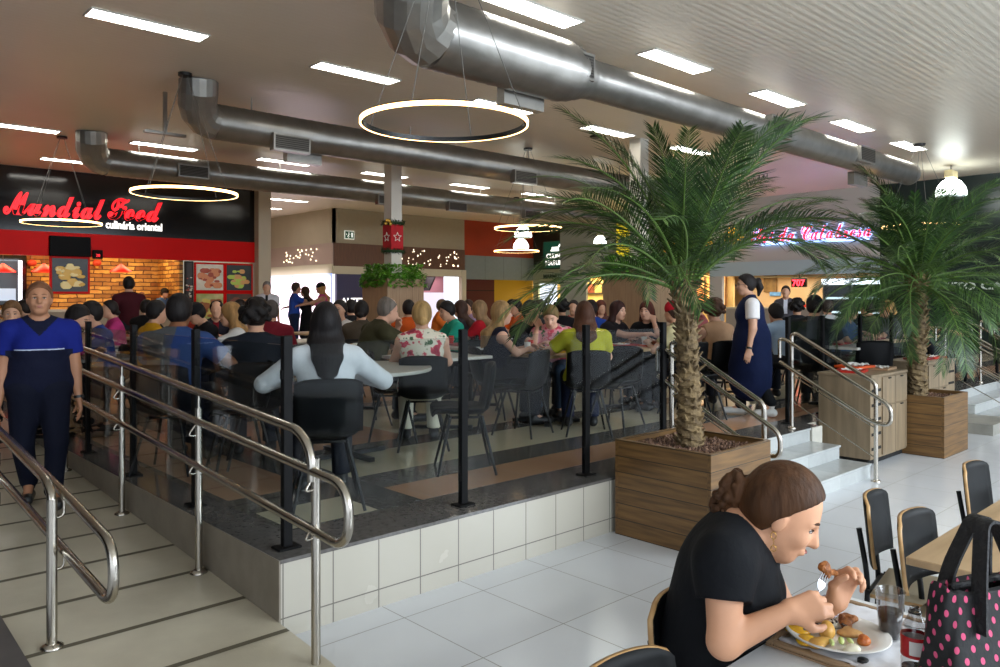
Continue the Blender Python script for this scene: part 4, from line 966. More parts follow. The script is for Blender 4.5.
for k, (x, y, s, lab) in enumerate(((6.6, -.12, .2, 'crumpled white napkin on the red tray of the near cabinet'), (6.9, -.05, .24, 'white paper liner on the orange tray of the near cabinet'), (7.13, -.2, .2, 'crumpled paper on the beige tray of the near cabinet'), (8.95, .0, .26, 'white crumpled paper heap on the dark red tray'), (9.28, 0, .22, 'white paper heap on the bright red tray of the far cabinet'))):
    crumple('paper_napkin', x, y, .95 + (.03 if k == 1 else 0), s, lab, k)

# ================================================================ TABLES AND CHAIRS ON THE PLATFORM
M_ttop = mat('white laminate table top', 'c9c6bc', .3); M_wtop = wood('oak table top', 'a88a66', 'c0a27c', 0, 3, .4, 10)
M_bmetal = mat('black metal', '0b0b0c', .4, spec=.3); M_bplast = mat('black plastic shell', '17181a', .42); M_gplast = mat('charcoal plastic shell', '0e0f11', .5, spec=.15)
def table(kind, w, d, m):
    r = empty('round_table' if kind == 'round' else 'dining_table', label='x', cat='table')
    b = MB()
    if kind == 'round': b.lathe([(w / 2 - .006, .722), (w / 2, .728), (w / 2, .746), (w / 2 - .004, .75)], n=48, smooth=False)
    else: b.box((-w / 2, -d / 2, .72), (w / 2, d / 2, .75), bev=.004)
    b.build('tabletop', m, r)
    MB().tube([(0, 0, .03), (0, 0, .72)], .035, 14).build('pedestal', M_bmetal, r)
    for k in range(4): 
        a = k * PI / 2 + (PI / 4 if kind != 'round' else 0); L = .36; o = MB().box((0, -.025, .012), (L, .025, .045), rot=(0, 0, a)).build('foot', M_bmetal, r)
    MB().box((-.16, -.16, .705), (.16, .16, .72)).build('mount_plate', M_bmetal, r)
    return r
TR = table('round', 1.4, 0, M_ttop); TS = table('square', .8, .8, M_ttop); TO = table('square', .8, .8, M_wtop)
def shellchair():
    r = empty('shell_chair', label='x', cat='chair', group='black shell chairs on the platform')
    # curved one-piece shell: profile swept across width
    prof = [(.23, .425), (.21, .445), (.1, .45), (-.05, .44), (-.16, .445), (-.21, .49), (-.235, .58), (-.255, .70), (-.265, .80), (-.26, .835)]
    b = MB(); n = 9; rows_ = []
    for i, (x, z) in enumerate(prof):
        t = i / (len(prof) - 1); wd = .22 - .02 * abs(t - .4); row = []
        for j in range(n):
            s = j / (n - 1) * 2 - 1; lift = .05 * s ** 4 if x > -.18 else 0; fwd = .05 * s * s if x <= -.16 else 0
            zz = z + lift - (.03 * s ** 4 if i == len(prof) - 1 else 0); row.append(Vector((x + fwd, s * wd, zz)))
        rows_.append(row)
    v = [p for row in rows_ for p in row]; f = [[i * n + j, i * n + j + 1, (i + 1) * n + j + 1, (i + 1) * n + j] for i in range(len(prof) - 1) for j in range(n - 1)]
    b.add(v, f, 0, True); o = b.build('shell', M_gplast, r); m = o.modifiers.new('thick', 'SOLIDIFY'); m.thickness = .014; m.offset = -1
    for sx in (-1, 1):
        for sy in (-1, 1):
            MB().tube([(sx * .12 - .02, sy * .12, .43), (sx * .22 - .02, sy * .22, .0)], [.013, .010], 8).build('leg', M_bmetal, r)
    b = MB(); b.tube([(.1, -.12, .425), (.1, .12, .425), (-.14, .12, .425), (-.14, -.12, .425)], .01, 6, closed=True); b.build('under_frame', M_bmetal, r)
    return r
SCH = shellchair()

# ================================================================ PEOPLE
def skinmat(name, c): 
    m = mat('skin ' + name, c, .5, var=.05, scale=12, spec=.35); nodes(m)[1].inputs['Subsurface Weight'].default_value = 0; return m
SK = {'light': skinmat('light', 'c99a7e'), 'tan': skinmat('tan', 'b07d5e'), 'brown': skinmat('brown', '7d5238'), 'pink': skinmat('pink', 'd3a58c'), 'fair': skinmat('fair', 'd6a07e')}
def hairmat(c): return mat('hair ' + c, c, .62, spec=.25, c2=''.join('%02x' % min(255, int(int(c[i:i + 2], 16) * 1.35 + 6)) for i in (0, 2, 4)), scale=26, stretch=(1, 1, .12), bump=.3, bscale=60)
def cloth(c, kind='plain'):
    if kind == 'floral':
        m = mat('floral ' + c, c, .8)
        if 'fl' in m: return m
        m['fl'] = 1; nt, b = nodes(m); tc = nt.nodes.new('ShaderNodeTexCoord'); v = nt.nodes.new('ShaderNodeTexNoise'); v.inputs['Scale'].default_value = 11; v.inputs['Detail'].default_value = 3; nt.links.new(tc.outputs['Object'], v.inputs[0])
        cr = nt.nodes.new('ShaderNodeValToRGB'); nt.links.new(v.outputs['Fac'], cr.inputs[0]); e = cr.color_ramp.elements; e[0].color = srgb('3a5a3a'); e[0].position = .38; e[1].color = srgb(c); e[1].position = .42
        x = e.new(.54); x.color = srgb(c); x = e.new(.57); x.color = srgb('c8485a'); x = e.new(.66); x.color = srgb('8c2238'); nt.links.new(cr.outputs[0], b.inputs['Base Color']); return m
    return mat('cloth ' + c, c, .85, var=.08, scale=7, bump=.35, bscale=14, spec=.2)
def U(v): v = Vector(v); return v.normalized()
def hand(S, w, f, n, side, curl=(.5, .6, .4), s=1.0, spread=.0, k=.012, grip=None):
    """five-fingered hand from wrist w along f, palm normal n; side +1: thumb toward f x n"""
    f = U(f); n = (Vector(n) - f * Vector(n).dot(f)).normalized(); t = f.cross(n) * side; w = Vector(w)
    offs = (.030, .010, -.010, -.028); lens = (.070, .078, .073, .058)
    for i in range(4):
        kn = w + f * (.088 - .006 * abs(i - 1)) * s + t * offs[i] * s - n * .004 * s
        S.cap(w + t * offs[i] * .6 * s + f * .008 * s, kn, .0145 * s, .0115 * s, .016 * s)
        d = f.copy(); p = kn; a = 0
        for j, (fr, c) in enumerate(zip((.46, .30, .24), curl)):
            a += c * (1 + .12 * (i - 1)); d = (f * math.cos(a) + n * math.sin(a) + t * spread * (1.5 - i) * .3).normalized()
            q = p + d * lens[i] * fr * s; S.cap(p, q, (.0098 - .0009 * j) * s, (.0092 - .0011 * j) * s, .004 * s); p = q
    b = w + f * .022 * s + t * .022 * s; d = (f * .62 + t * .70 + n * .35).normalized(); p1 = b + d * .042 * s
    d2 = (f * .85 + t * .1 + n * .55).normalized(); p2 = p1 + d2 * .03 * s; p3 = p2 + (f * .8 - t * .15 + n * .6).normalized() * .024 * s
    S.cap(b, p1, .0155 * s, .0125 * s, .014 * s); S.cap(p1, p2, .0118 * s, .0105 * s, .005 * s); S.cap(p2, p3, .0102 * s, .0082 * s, .004 * s)
def ik(a, b, l1, l2, pole):
    a, b, pole = Vector(a), Vector(b), Vector(pole); d = b - a; L = min(d.length, (l1 + l2) * .995); d.normalize(); b = a + d * L
    x = (l1 * l1 - l2 * l2 + L * L) / (2 * L); h = math.sqrt(max(0, l1 * l1 - x * x)); p = (pole - d * pole.dot(d)).normalized(); return a + d * x + p * h, b
def person(label, loc, rz_, pose='sit', top='888888', tkind='plain', sleeve='short', bottom='22242c', hair='1c1512', hs='short', skin='light', lean=8, arms=('table', 'table'),
           hy=0, hp=0, s=1.0, h=.013, fem=False, wd=1.0, face=True, group=None, beard=False, glasses=False, top2=None, cap=None, legs=None, tunic=0, shoes='1a1a1c', nk=(0, 0), slv=.62, shorts=False, detail=0, roll=0):
    root = empty('person', loc, rz_, label, 'person', group)
    sit = pose == 'sit'; pel = Vector((0, 0, .545 if sit else .93))
    RL = Matrix.Rotation(R(lean), 3, 'Y')
    T = lambda x, y, z: (pel + RL @ Vector((x, y, z))) * s
    T1 = lambda p: Vector(p) * s
    waist, chest, nb = T(.0, 0, .14), T(.005, 0, .30), T(-.005, 0, .45)
    shw = (.165 if fem else .185) * (1 + (wd - 1) * .5)
    sh = {1: T(0, shw, .395), -1: T(0, -shw, .395)}
    neck_top = T(.012 + .0015 * lean + nk[0], 0, .54 + nk[1]); 
    RH = Matrix.Rotation(R(hy), 3, 'Z') @ Matrix.Rotation(R(lean * .3 + hp), 3, 'Y') @ Matrix.Rotation(R(roll), 3, 'X')
    HP = lambda x, y, z: neck_top + RH @ (Vector((x + .025, y, z + .085)) * s)
    B = SDF(); i_ = .0
    hipw = .175 if fem else .16
    # trunk
    trunk = [('e', pel * s, (.125 * s, hipw * s * wd, .125 * s)), ('e', waist, (.105 * s * wd, .145 * s * wd, .14 * s)), ('e', chest, (.115 * s * (1 + (wd - 1) * .6), .158 * s * (1 + (wd - 1) * .6), .165 * s))]
    for _, c, r in trunk: B.ell(c, r, RL, k=.06 * s)
    B.cap(sh[1], sh[-1], .055 * s, .055 * s, k=.06 * s)
    for q in (1, -1): B.cap(nb.lerp(neck_top, .45), sh[q].lerp(nb, .25), .044 * s, .05 * s, k=.05 * s)
    B.cap(nb, neck_top, .054 * s if not fem else .047 * s, .048 * s if not fem else .042 * s, k=.04 * s)
    if fem:
        for q in (1, -1): B.ell(T(.095, q * .07, .27), (.06 * s, .065 * s, .06 * s), k=.04 * s)
    # legs
    L = {}
    for q in (1, -1):
        if legs: hip, kn, an, toe = [T1(p) for p in legs[q]]
        elif sit: hip, kn, an, toe = T1((.02, q * .09, .53)), T1((.43, q * .13, .52)), T1((.40, q * .13, .09)), T1((.56, q * .15, .035))
        else: hip, kn, an, toe = T1((0, q * .09, .88)), T1((.03 + .02 * q, q * .10, .49)), T1((-.03 * q - .02, q * .10, .09)), T1((.14 - .03 * q, q * .12, .035))
        L[q] = (hip, kn, an, toe)
        B.cap(hip, kn, .088 * s * wd ** .5, .056 * s, k=.05 * s); B.cap(kn, an, .056 * s, .036 * s, k=.02 * s); B.cap(an, toe, .038 * s, .024 * s, k=.02 * s)
    # arms
    A = {}
    tz = .80 if sit else 1.1
    for q, ar in zip((1, -1), arms):
        S0 = sh[q]; sc = s
        if isinstance(ar, (tuple, list)): tg, pole = Vector(ar[0]), Vector(ar[1])
        elif ar == 'table': tg, pole = Vector((.40, q * .10, tz)) * s, (-.2, q * .8, -.8)
        elif ar == 'eat': tg, pole = Vector((.34, q * .13, tz + .12)) * s, (-.1, q * .8, -.8)
        elif ar == 'mouth': tg, pole = HP(.155, q * .035, -.13), (.2, q * .5, -.9)
        elif ar == 'cheek': tg, pole = HP(.06, q * .12, -.12), (.3, q * .5, -.8)
        elif ar == 'lap': tg, pole = Vector((.26, q * .10, .66)) * s, (-.5, q * .6, -.5)
        elif ar == 'reach': tg, pole = Vector((.56, q * .06, (tz + .08) if sit else 1.15)) * s, (-.1, q * .6, -.8)
        elif ar == 'wide': tg, pole = Vector((.30, q * .22, tz)) * s, (-.35, q * 1, -.45)
        else: tg, pole = S0 + Vector((.05, q * .07, -.56)) * s, (-1, q * .25, 0)
        el, wr = ik(S0, tg, .285 * s, .245 * s, pole); 
        if isinstance(ar, (tuple, list)) and len(ar) > 3: el, wr = Vector(ar[3]), tg
        A[q] = (S0, el, wr)
        B.cap(S0, el, .049 * s * wd ** .6, .038 * s * wd ** .5, k=.03 * s); B.cap(el, wr, .039 * s * wd ** .5, .025 * s, k=.015 * s)
        f = (wr - el).normalized()
        if ar == 'hang': n_ = Vector((0, -q, 0)); cu = (.25, .3, .2)
        elif ar in ('mouth', 'cheek'): n_ = Vector((-1, -q * .5, 0)); cu = (.7, .8, .5); f = (f + Vector((-.2, 0, .4))).normalized()
        else: n_ = Vector((0, -q * .5, -1)); cu = (.35, .5, .3)
        if not isinstance(ar, (tuple, list)) or len(ar) < 3: hand(B, wr, f, n_, -q if f.cross(n_).y * q > 0 else q, cu, s * 1.02)
        elif ar[2]: ar[2](B, wr, el)
    # head
    B.ell(HP(-.012, 0, .03), (.096 * s, .077 * s, .098 * s), RH, k=.02 * s)
    B.ell(HP(.028, 0, -.028), (.064 * s, .060 * s, .083 * s), RH, k=.03 * s)
    B.cap(HP(.057, .013, -.086), HP(.057, -.013, -.086), .022 * s, .022 * s, k=.03 * s)
    B.ell(HP(-.0, 0, -.05), (.062 * s, .058 * s, .05 * s), RH, k=.03 * s)
    B.cap(HP(.082, 0, .018), HP(.104, 0, -.022), .009 * s, .014 * s, k=.012 * s)
    for q in (1, -1):
        B.ell(HP(.085, q * .030, .012), (.016 * s, .017 * s, .012 * s), RH, k=.012 * s, op='s')
        B.cap(HP(.074, q * .014, .027), HP(.064, q * .042, .027), .011 * s, .009 * s, k=.012 * s); B.ell(HP(.090, q * .011, -.025), (.010 * s, .007 * s, .007 * s), RH, k=.006 * s)
        B.ell(HP(-.004, q * .078, -.005), (.017 * s, .009 * s, .030 * s), RH, k=.006 * s)
        if face: B.ell(HP(.058, q * .040, -.022), (.022 * s, .018 * s, .020 * s), RH, k=.02 * s)
    if face:
        B.cap(HP(.087, .018, -.055), HP(.087, -.018, -.055), .010 * s, .010 * s, k=.008 * s)
    sdf_obj('body', B, h, SK[skin], root)
    # shirt
    g = .013 * s + .3 * h; C = SDF()
    for _, c, r in trunk: C.ell(c, [x + g for x in r], RL, k=.06 * s)
    C.cap(sh[1], sh[-1], .058 * s + g * .8, None, k=.06 * s)
    for q in (1, -1): C.cap(nb.lerp(neck_top, .35), sh[q].lerp(nb, .25), .044 * s + g * .8, .05 * s + g * .9, k=.05 * s)
    if fem:
        for q in (1, -1): C.ell(T(.095, q * .07, .27), (.06 * s + g, .065 * s + g, .06 * s + g), k=.05 * s)
    if tunic:
        C.cap(pel * s, (0.02 * s, 0, tunic * s), .15 * s * wd, .17 * s * wd, k=.05 * s)
        for q in (1, -1): C.cap(L[q][0], L[q][0] + (L[q][1] - L[q][0]) * .8, .11 * s * wd, .12 * s * wd, k=.08 * s)
    for q in (1, -1):
        S0, el, wr = A[q]; d = (el - S0).normalized()
        if sleeve == 'short': e = S0 + (el - S0) * slv; C.cap(S0, e + d * .04 * s, .054 * s * wd ** .6 + g, .049 * s * wd ** .6 + g, k=.03 * s, clip=(e, d))
        elif sleeve == 'long': C.cap(S0, el, .052 * s * wd ** .5 + g, .044 * s + g, k=.03 * s); C.cap(el, wr, .044 * s + g, .032 * s + g, k=.015 * s, clip=(wr - (wr - el).normalized() * .01, (wr - el).normalized()))
    up = RL @ Vector((0, 0, 1))
    C.cap(nb + up * .02 * s + Vector((.02 * s, 0, 0)), neck_top + up * .05 * s, (.062 if s < 1.07 else .070) * s, .088 * s, k=.01, op='s')
    if sleeve == 'none':
        for q in (1, -1): C.cap(sh[q] + Vector((0, q * .02 * s, -.02 * s)), sh[q] + Vector((0, q * .14 * s, .0)), .066 * s, .08 * s, k=.01, op='s')
    if not tunic: C.ell(pel * s + Vector((0, 0, -.22 * s)), (.4 * s, .4 * s, .16 * s), k=.01, op='s')
    tm = cloth(top, tkind); mats_ = [tm] + ([cloth(x) for x in top2[0]] if top2 else [])
    sdf_obj('shirt', C, h, mats_, root, (lambda c: top2[1](c / s)) if top2 else None)
    # trousers
    D_ = SDF(); D_.ell(pel * s, (.128 * s + g * .6, hipw * s * wd + g * .6, .128 * s + g * .6), k=.05 * s)
    for q in (1, -1):
        hip, kn, an, toe = L[q]; D_.cap(hip, kn, .092 * s * wd ** .5 + g, .064 * s + g, k=.05 * s)
        if not shorts: D_.cap(kn, an + Vector((0, 0, .02 * s)), .062 * s + g, .048 * s + g, k=.02 * s, clip=(an + Vector((0, 0, .015 * s)), (0, 0, -1)) if sit or not legs else None)
    D_.ell(pel * s + Vector((0, 0, .16 * s)), (.3 * s, .3 * s, .09 * s), k=.01, op='s')
    sdf_obj('trousers' if not shorts else 'shorts', D_, h, cloth(bottom), root)
    for q in (1, -1):
        E_ = SDF(); hip, kn, an, toe = L[q]; fl = min(an.z, toe.z); E_.cap((an.x - .03 * s, an.y, fl + .015 * s), (toe.x + .02 * s, toe.y, fl + .012 * s), .046 * s, .040 * s, k=.02); E_.cap(an + Vector((0, 0, -.02 * s)), an, .046 * s, .046 * s, k=.02)
        sdf_obj('shoe', E_, h, mat('shoe ' + shoes, shoes, .5), root)
    # hair
    H = SDF(); hk = .02 * s; z_ = .006 * s + .4 * h
    if hs != 'bald':
        pb_ = hs in ('bun', 'pony', 'topbun', 'curlpony', 'lowpony', 'short', 'balding'); hz = {'short': -.012, 'balding': .006, 'curlpony': .020, 'bun': .008, 'pony': .008}.get(hs, .0)
        cl_ = (HP(0, 0, hz), RH @ Vector((.766, 0, -.643))) if pb_ else None; lf = .004 if hs in ('short', 'balding') else 0
        H.ell(HP(-.016, 0, .034 + lf), (.099 * s + z_, .080 * s + z_, .100 * s + z_ + lf), RH, k=hk, clip=cl_)
        if pb_: H.ell(HP(-.03, 0, -.0), (.080 * s + z_, .074 * s + z_, .085 * s), RH, k=hk, clip=(HP(0, 0, -.0), RH @ Vector((.9, 0, -.436))))
        if hs in ('long', 'wavy'): H.ell(HP(-.03, 0, -.0), (.085 * s + z_, .077 * s + z_, .09 * s), RH, k=hk)
        if hs in ('long', 'wavy'):
            back = RL @ Vector((-.10, 0, .25)); ee = T(-.155, 0, .26 if hs == 'long' else .33)
            for q in (-1, -.5, 0, .5, 1):
                e2 = ee + Vector((.03 * abs(q), q * .05, .03 * abs(q))) * s; H.cap(HP(-.05 + .02 * abs(q), q * .055, .0), HP(-.07 + .02 * abs(q), q * .072, -.12), .042 * s, .044 * s, k=.03 * s); m3 = T(-.135 + .02 * abs(q), q * .06, .40); H.cap(HP(-.07 + .02 * abs(q), q * .072, -.12), m3, .044 * s, .036 * s, k=.03 * s); H.cap(m3, e2, .036 * s, .014 * s, k=.03 * s)
        if hs == 'pony':
            p0, p1, p2, p3 = HP(-.105, 0, .05), HP(-.15, 0, .04), HP(-.165, 0, -.04), HP(-.14, 0, -.13); H.poly([p0, p1, p2, p3], [.022 * s, .035 * s, .038 * s, .015 * s], k=.02 * s)
        if hs == 'lowpony': H.poly([HP(-.10, 0, -.04), HP(-.125, 0, -.09), HP(-.12, .01, -.20)], [.026 * s, .03 * s, .016 * s], k=.02 * s)
        if hs == 'bun': H.ell(HP(-.11, 0, -.045), (.038 * s, .045 * s, .04 * s), RH, k=.012)
        if hs == 'topbun': H.ell(HP(-.06, 0, .135), (.04 * s, .04 * s, .035 * s), RH, k=.012)
        if hs == 'curly':
            rn = random.Random(5)
            for _ in range(46):
                a, b_ = rn.uniform(-PI, PI), rn.uniform(-.45, 1.4); r_ = .115 * s; H.ell(HP(-.02 + r_ / s * math.cos(a) * math.cos(b_), r_ / s * math.sin(a) * math.cos(b_), .035 + r_ / s * math.sin(b_)), [rn.uniform(.026, .04) * s] * 3, k=.012)
        if hs == 'curlpony':
            rn = random.Random(8)
            H.ell(HP(-.135, 0, -.03), (.034 * s, .03 * s, .05 * s), RH, k=.01)
            for _ in range(110):
                a, b_ = rn.uniform(0, 6.28), rn.uniform(-1, 1); H.ell(HP(-.137 + .034 * math.cos(a) * math.cos(b_), .032 * math.sin(a) * math.cos(b_), -.035 + .062 * math.sin(b_ * 1.4) + rn.uniform(-.006, .006)), [rn.uniform(.006, .012) * s, rn.uniform(.006, .012) * s, rn.uniform(.010, .016) * s], k=.004)
        if not pb_: H.ell(HP(.100, 0, -.040), (.070 * s, .074 * s, .104 * s), RH, k=.012, op='s')
        if hs == 'curly':
            H.ell(HP(.045, 0, -.115), (.12 * s, .13 * s, .085 * s), RH, k=.015, op='s')
        if hs == 'balding': H.ell(HP(.04, 0, .12), (.105 * s, .062 * s, .075 * s), RH, k=.015, op='s')
        sdf_obj('hair', H, min(h, .011), hairmat(hair), root)
    if cap:
        K = SDF(); K.ell(HP(-.012, 0, .05), (.112 * s, .094 * s, .10 * s), RH, k=.01); K.ell(HP(0, 0, -.05), (.15 * s, .13 * s, .075 * s), RH, k=.006, op='s')
        if cap[1]: K.cap(HP(.09, -.03, .035), HP(.09, .03, .035), .045 * s, .045 * s, k=.01, clip=[(HP(0, 0, .045), RH @ Vector((0, 0, 1))), (HP(0, 0, .028), RH @ Vector((0, 0, -1)))])
        sdf_obj('cap', K, min(h, .009), cloth(cap[0]), root)
    if beard:
        K = SDF(); K.ell(HP(.03, 0, -.07), (.064 * s + .004, .060 * s + .004, .052 * s), RH, k=.01); K.ell(HP(.095, 0, -.052), (.02 * s, .03 * s, .012 * s), RH, k=.005, op='s'); sdf_obj('beard', K, .008, hairmat(hair), root)
    if face:
        M3 = RH
        for q in (1, -1):
            b = MB(); b.ell(HP(.0715, q * .030, .008), (.0095 * s, .0130 * s, .0058 * s), 10, 0, M3); b.ell(HP(.0790, q * .030, .008), (.003 * s, .0055 * s, .0050 * s), 8, 1, M3)
            b.tube([HP(.077, q * .016, .010), HP(.0815, q * .030, .0145), HP(.072, q * .045, .010)], [.0018 * s, .0026 * s, .0018 * s], 5, 1)
            b.build('eye', [mat('eye white', 'cfc8c0', .3), mat('dark iris', '1c120c', .2)], root)
        for q in (1, -1): MB().tube([HP(.0865, q * .013, .032), HP(.0825, q * .031, .037), HP(.068, q * .049, .031)], [.0035 * s, .004 * s, .002 * s], 5).build('eyebrow', hairmat(hair if hs != 'bald' else '3a2a20'), root)
        b = MB(); b.tube([HP(.090, .022, -.055), HP(.0985, .008, -.052), HP(.0985, -.008, -.052), HP(.090, -.022, -.055)], [.0015 * s, .0032 * s, .0032 * s, .0015 * s], 6); b.tube([HP(.0885, .020, -.056), HP(.0945, .007, -.060), HP(.0945, -.007, -.060), HP(.0885, -.020, -.056)], [.0015 * s, .004 * s, .004 * s, .0015 * s], 6)
        b.build('lips', mat('lips', 'a0625a', .5), root)
    if glasses:
        b = MB()
        for q in (1, -1):
            c = [HP(.108, q * .032 + .021 * math.cos(t * PI / 6), .010 + .016 * math.sin(t * PI / 6)) for t in range(12)]; b.tube(c, .0022 * s, 5, closed=True); b.tube([HP(.107, q * .053, .014), HP(.0, q * .085, .010)], .002 * s, 5)
        b.tube([HP(.108, .011, .012), HP(.108, -.011, .012)], .002 * s, 5); b.build('glasses', mat('dark frames', '141210', .3), root)
    return root, A, HP, T
def ray(u): q = RT * ((u - 500) / F) + FW; return math.atan2(q.y, q.x)

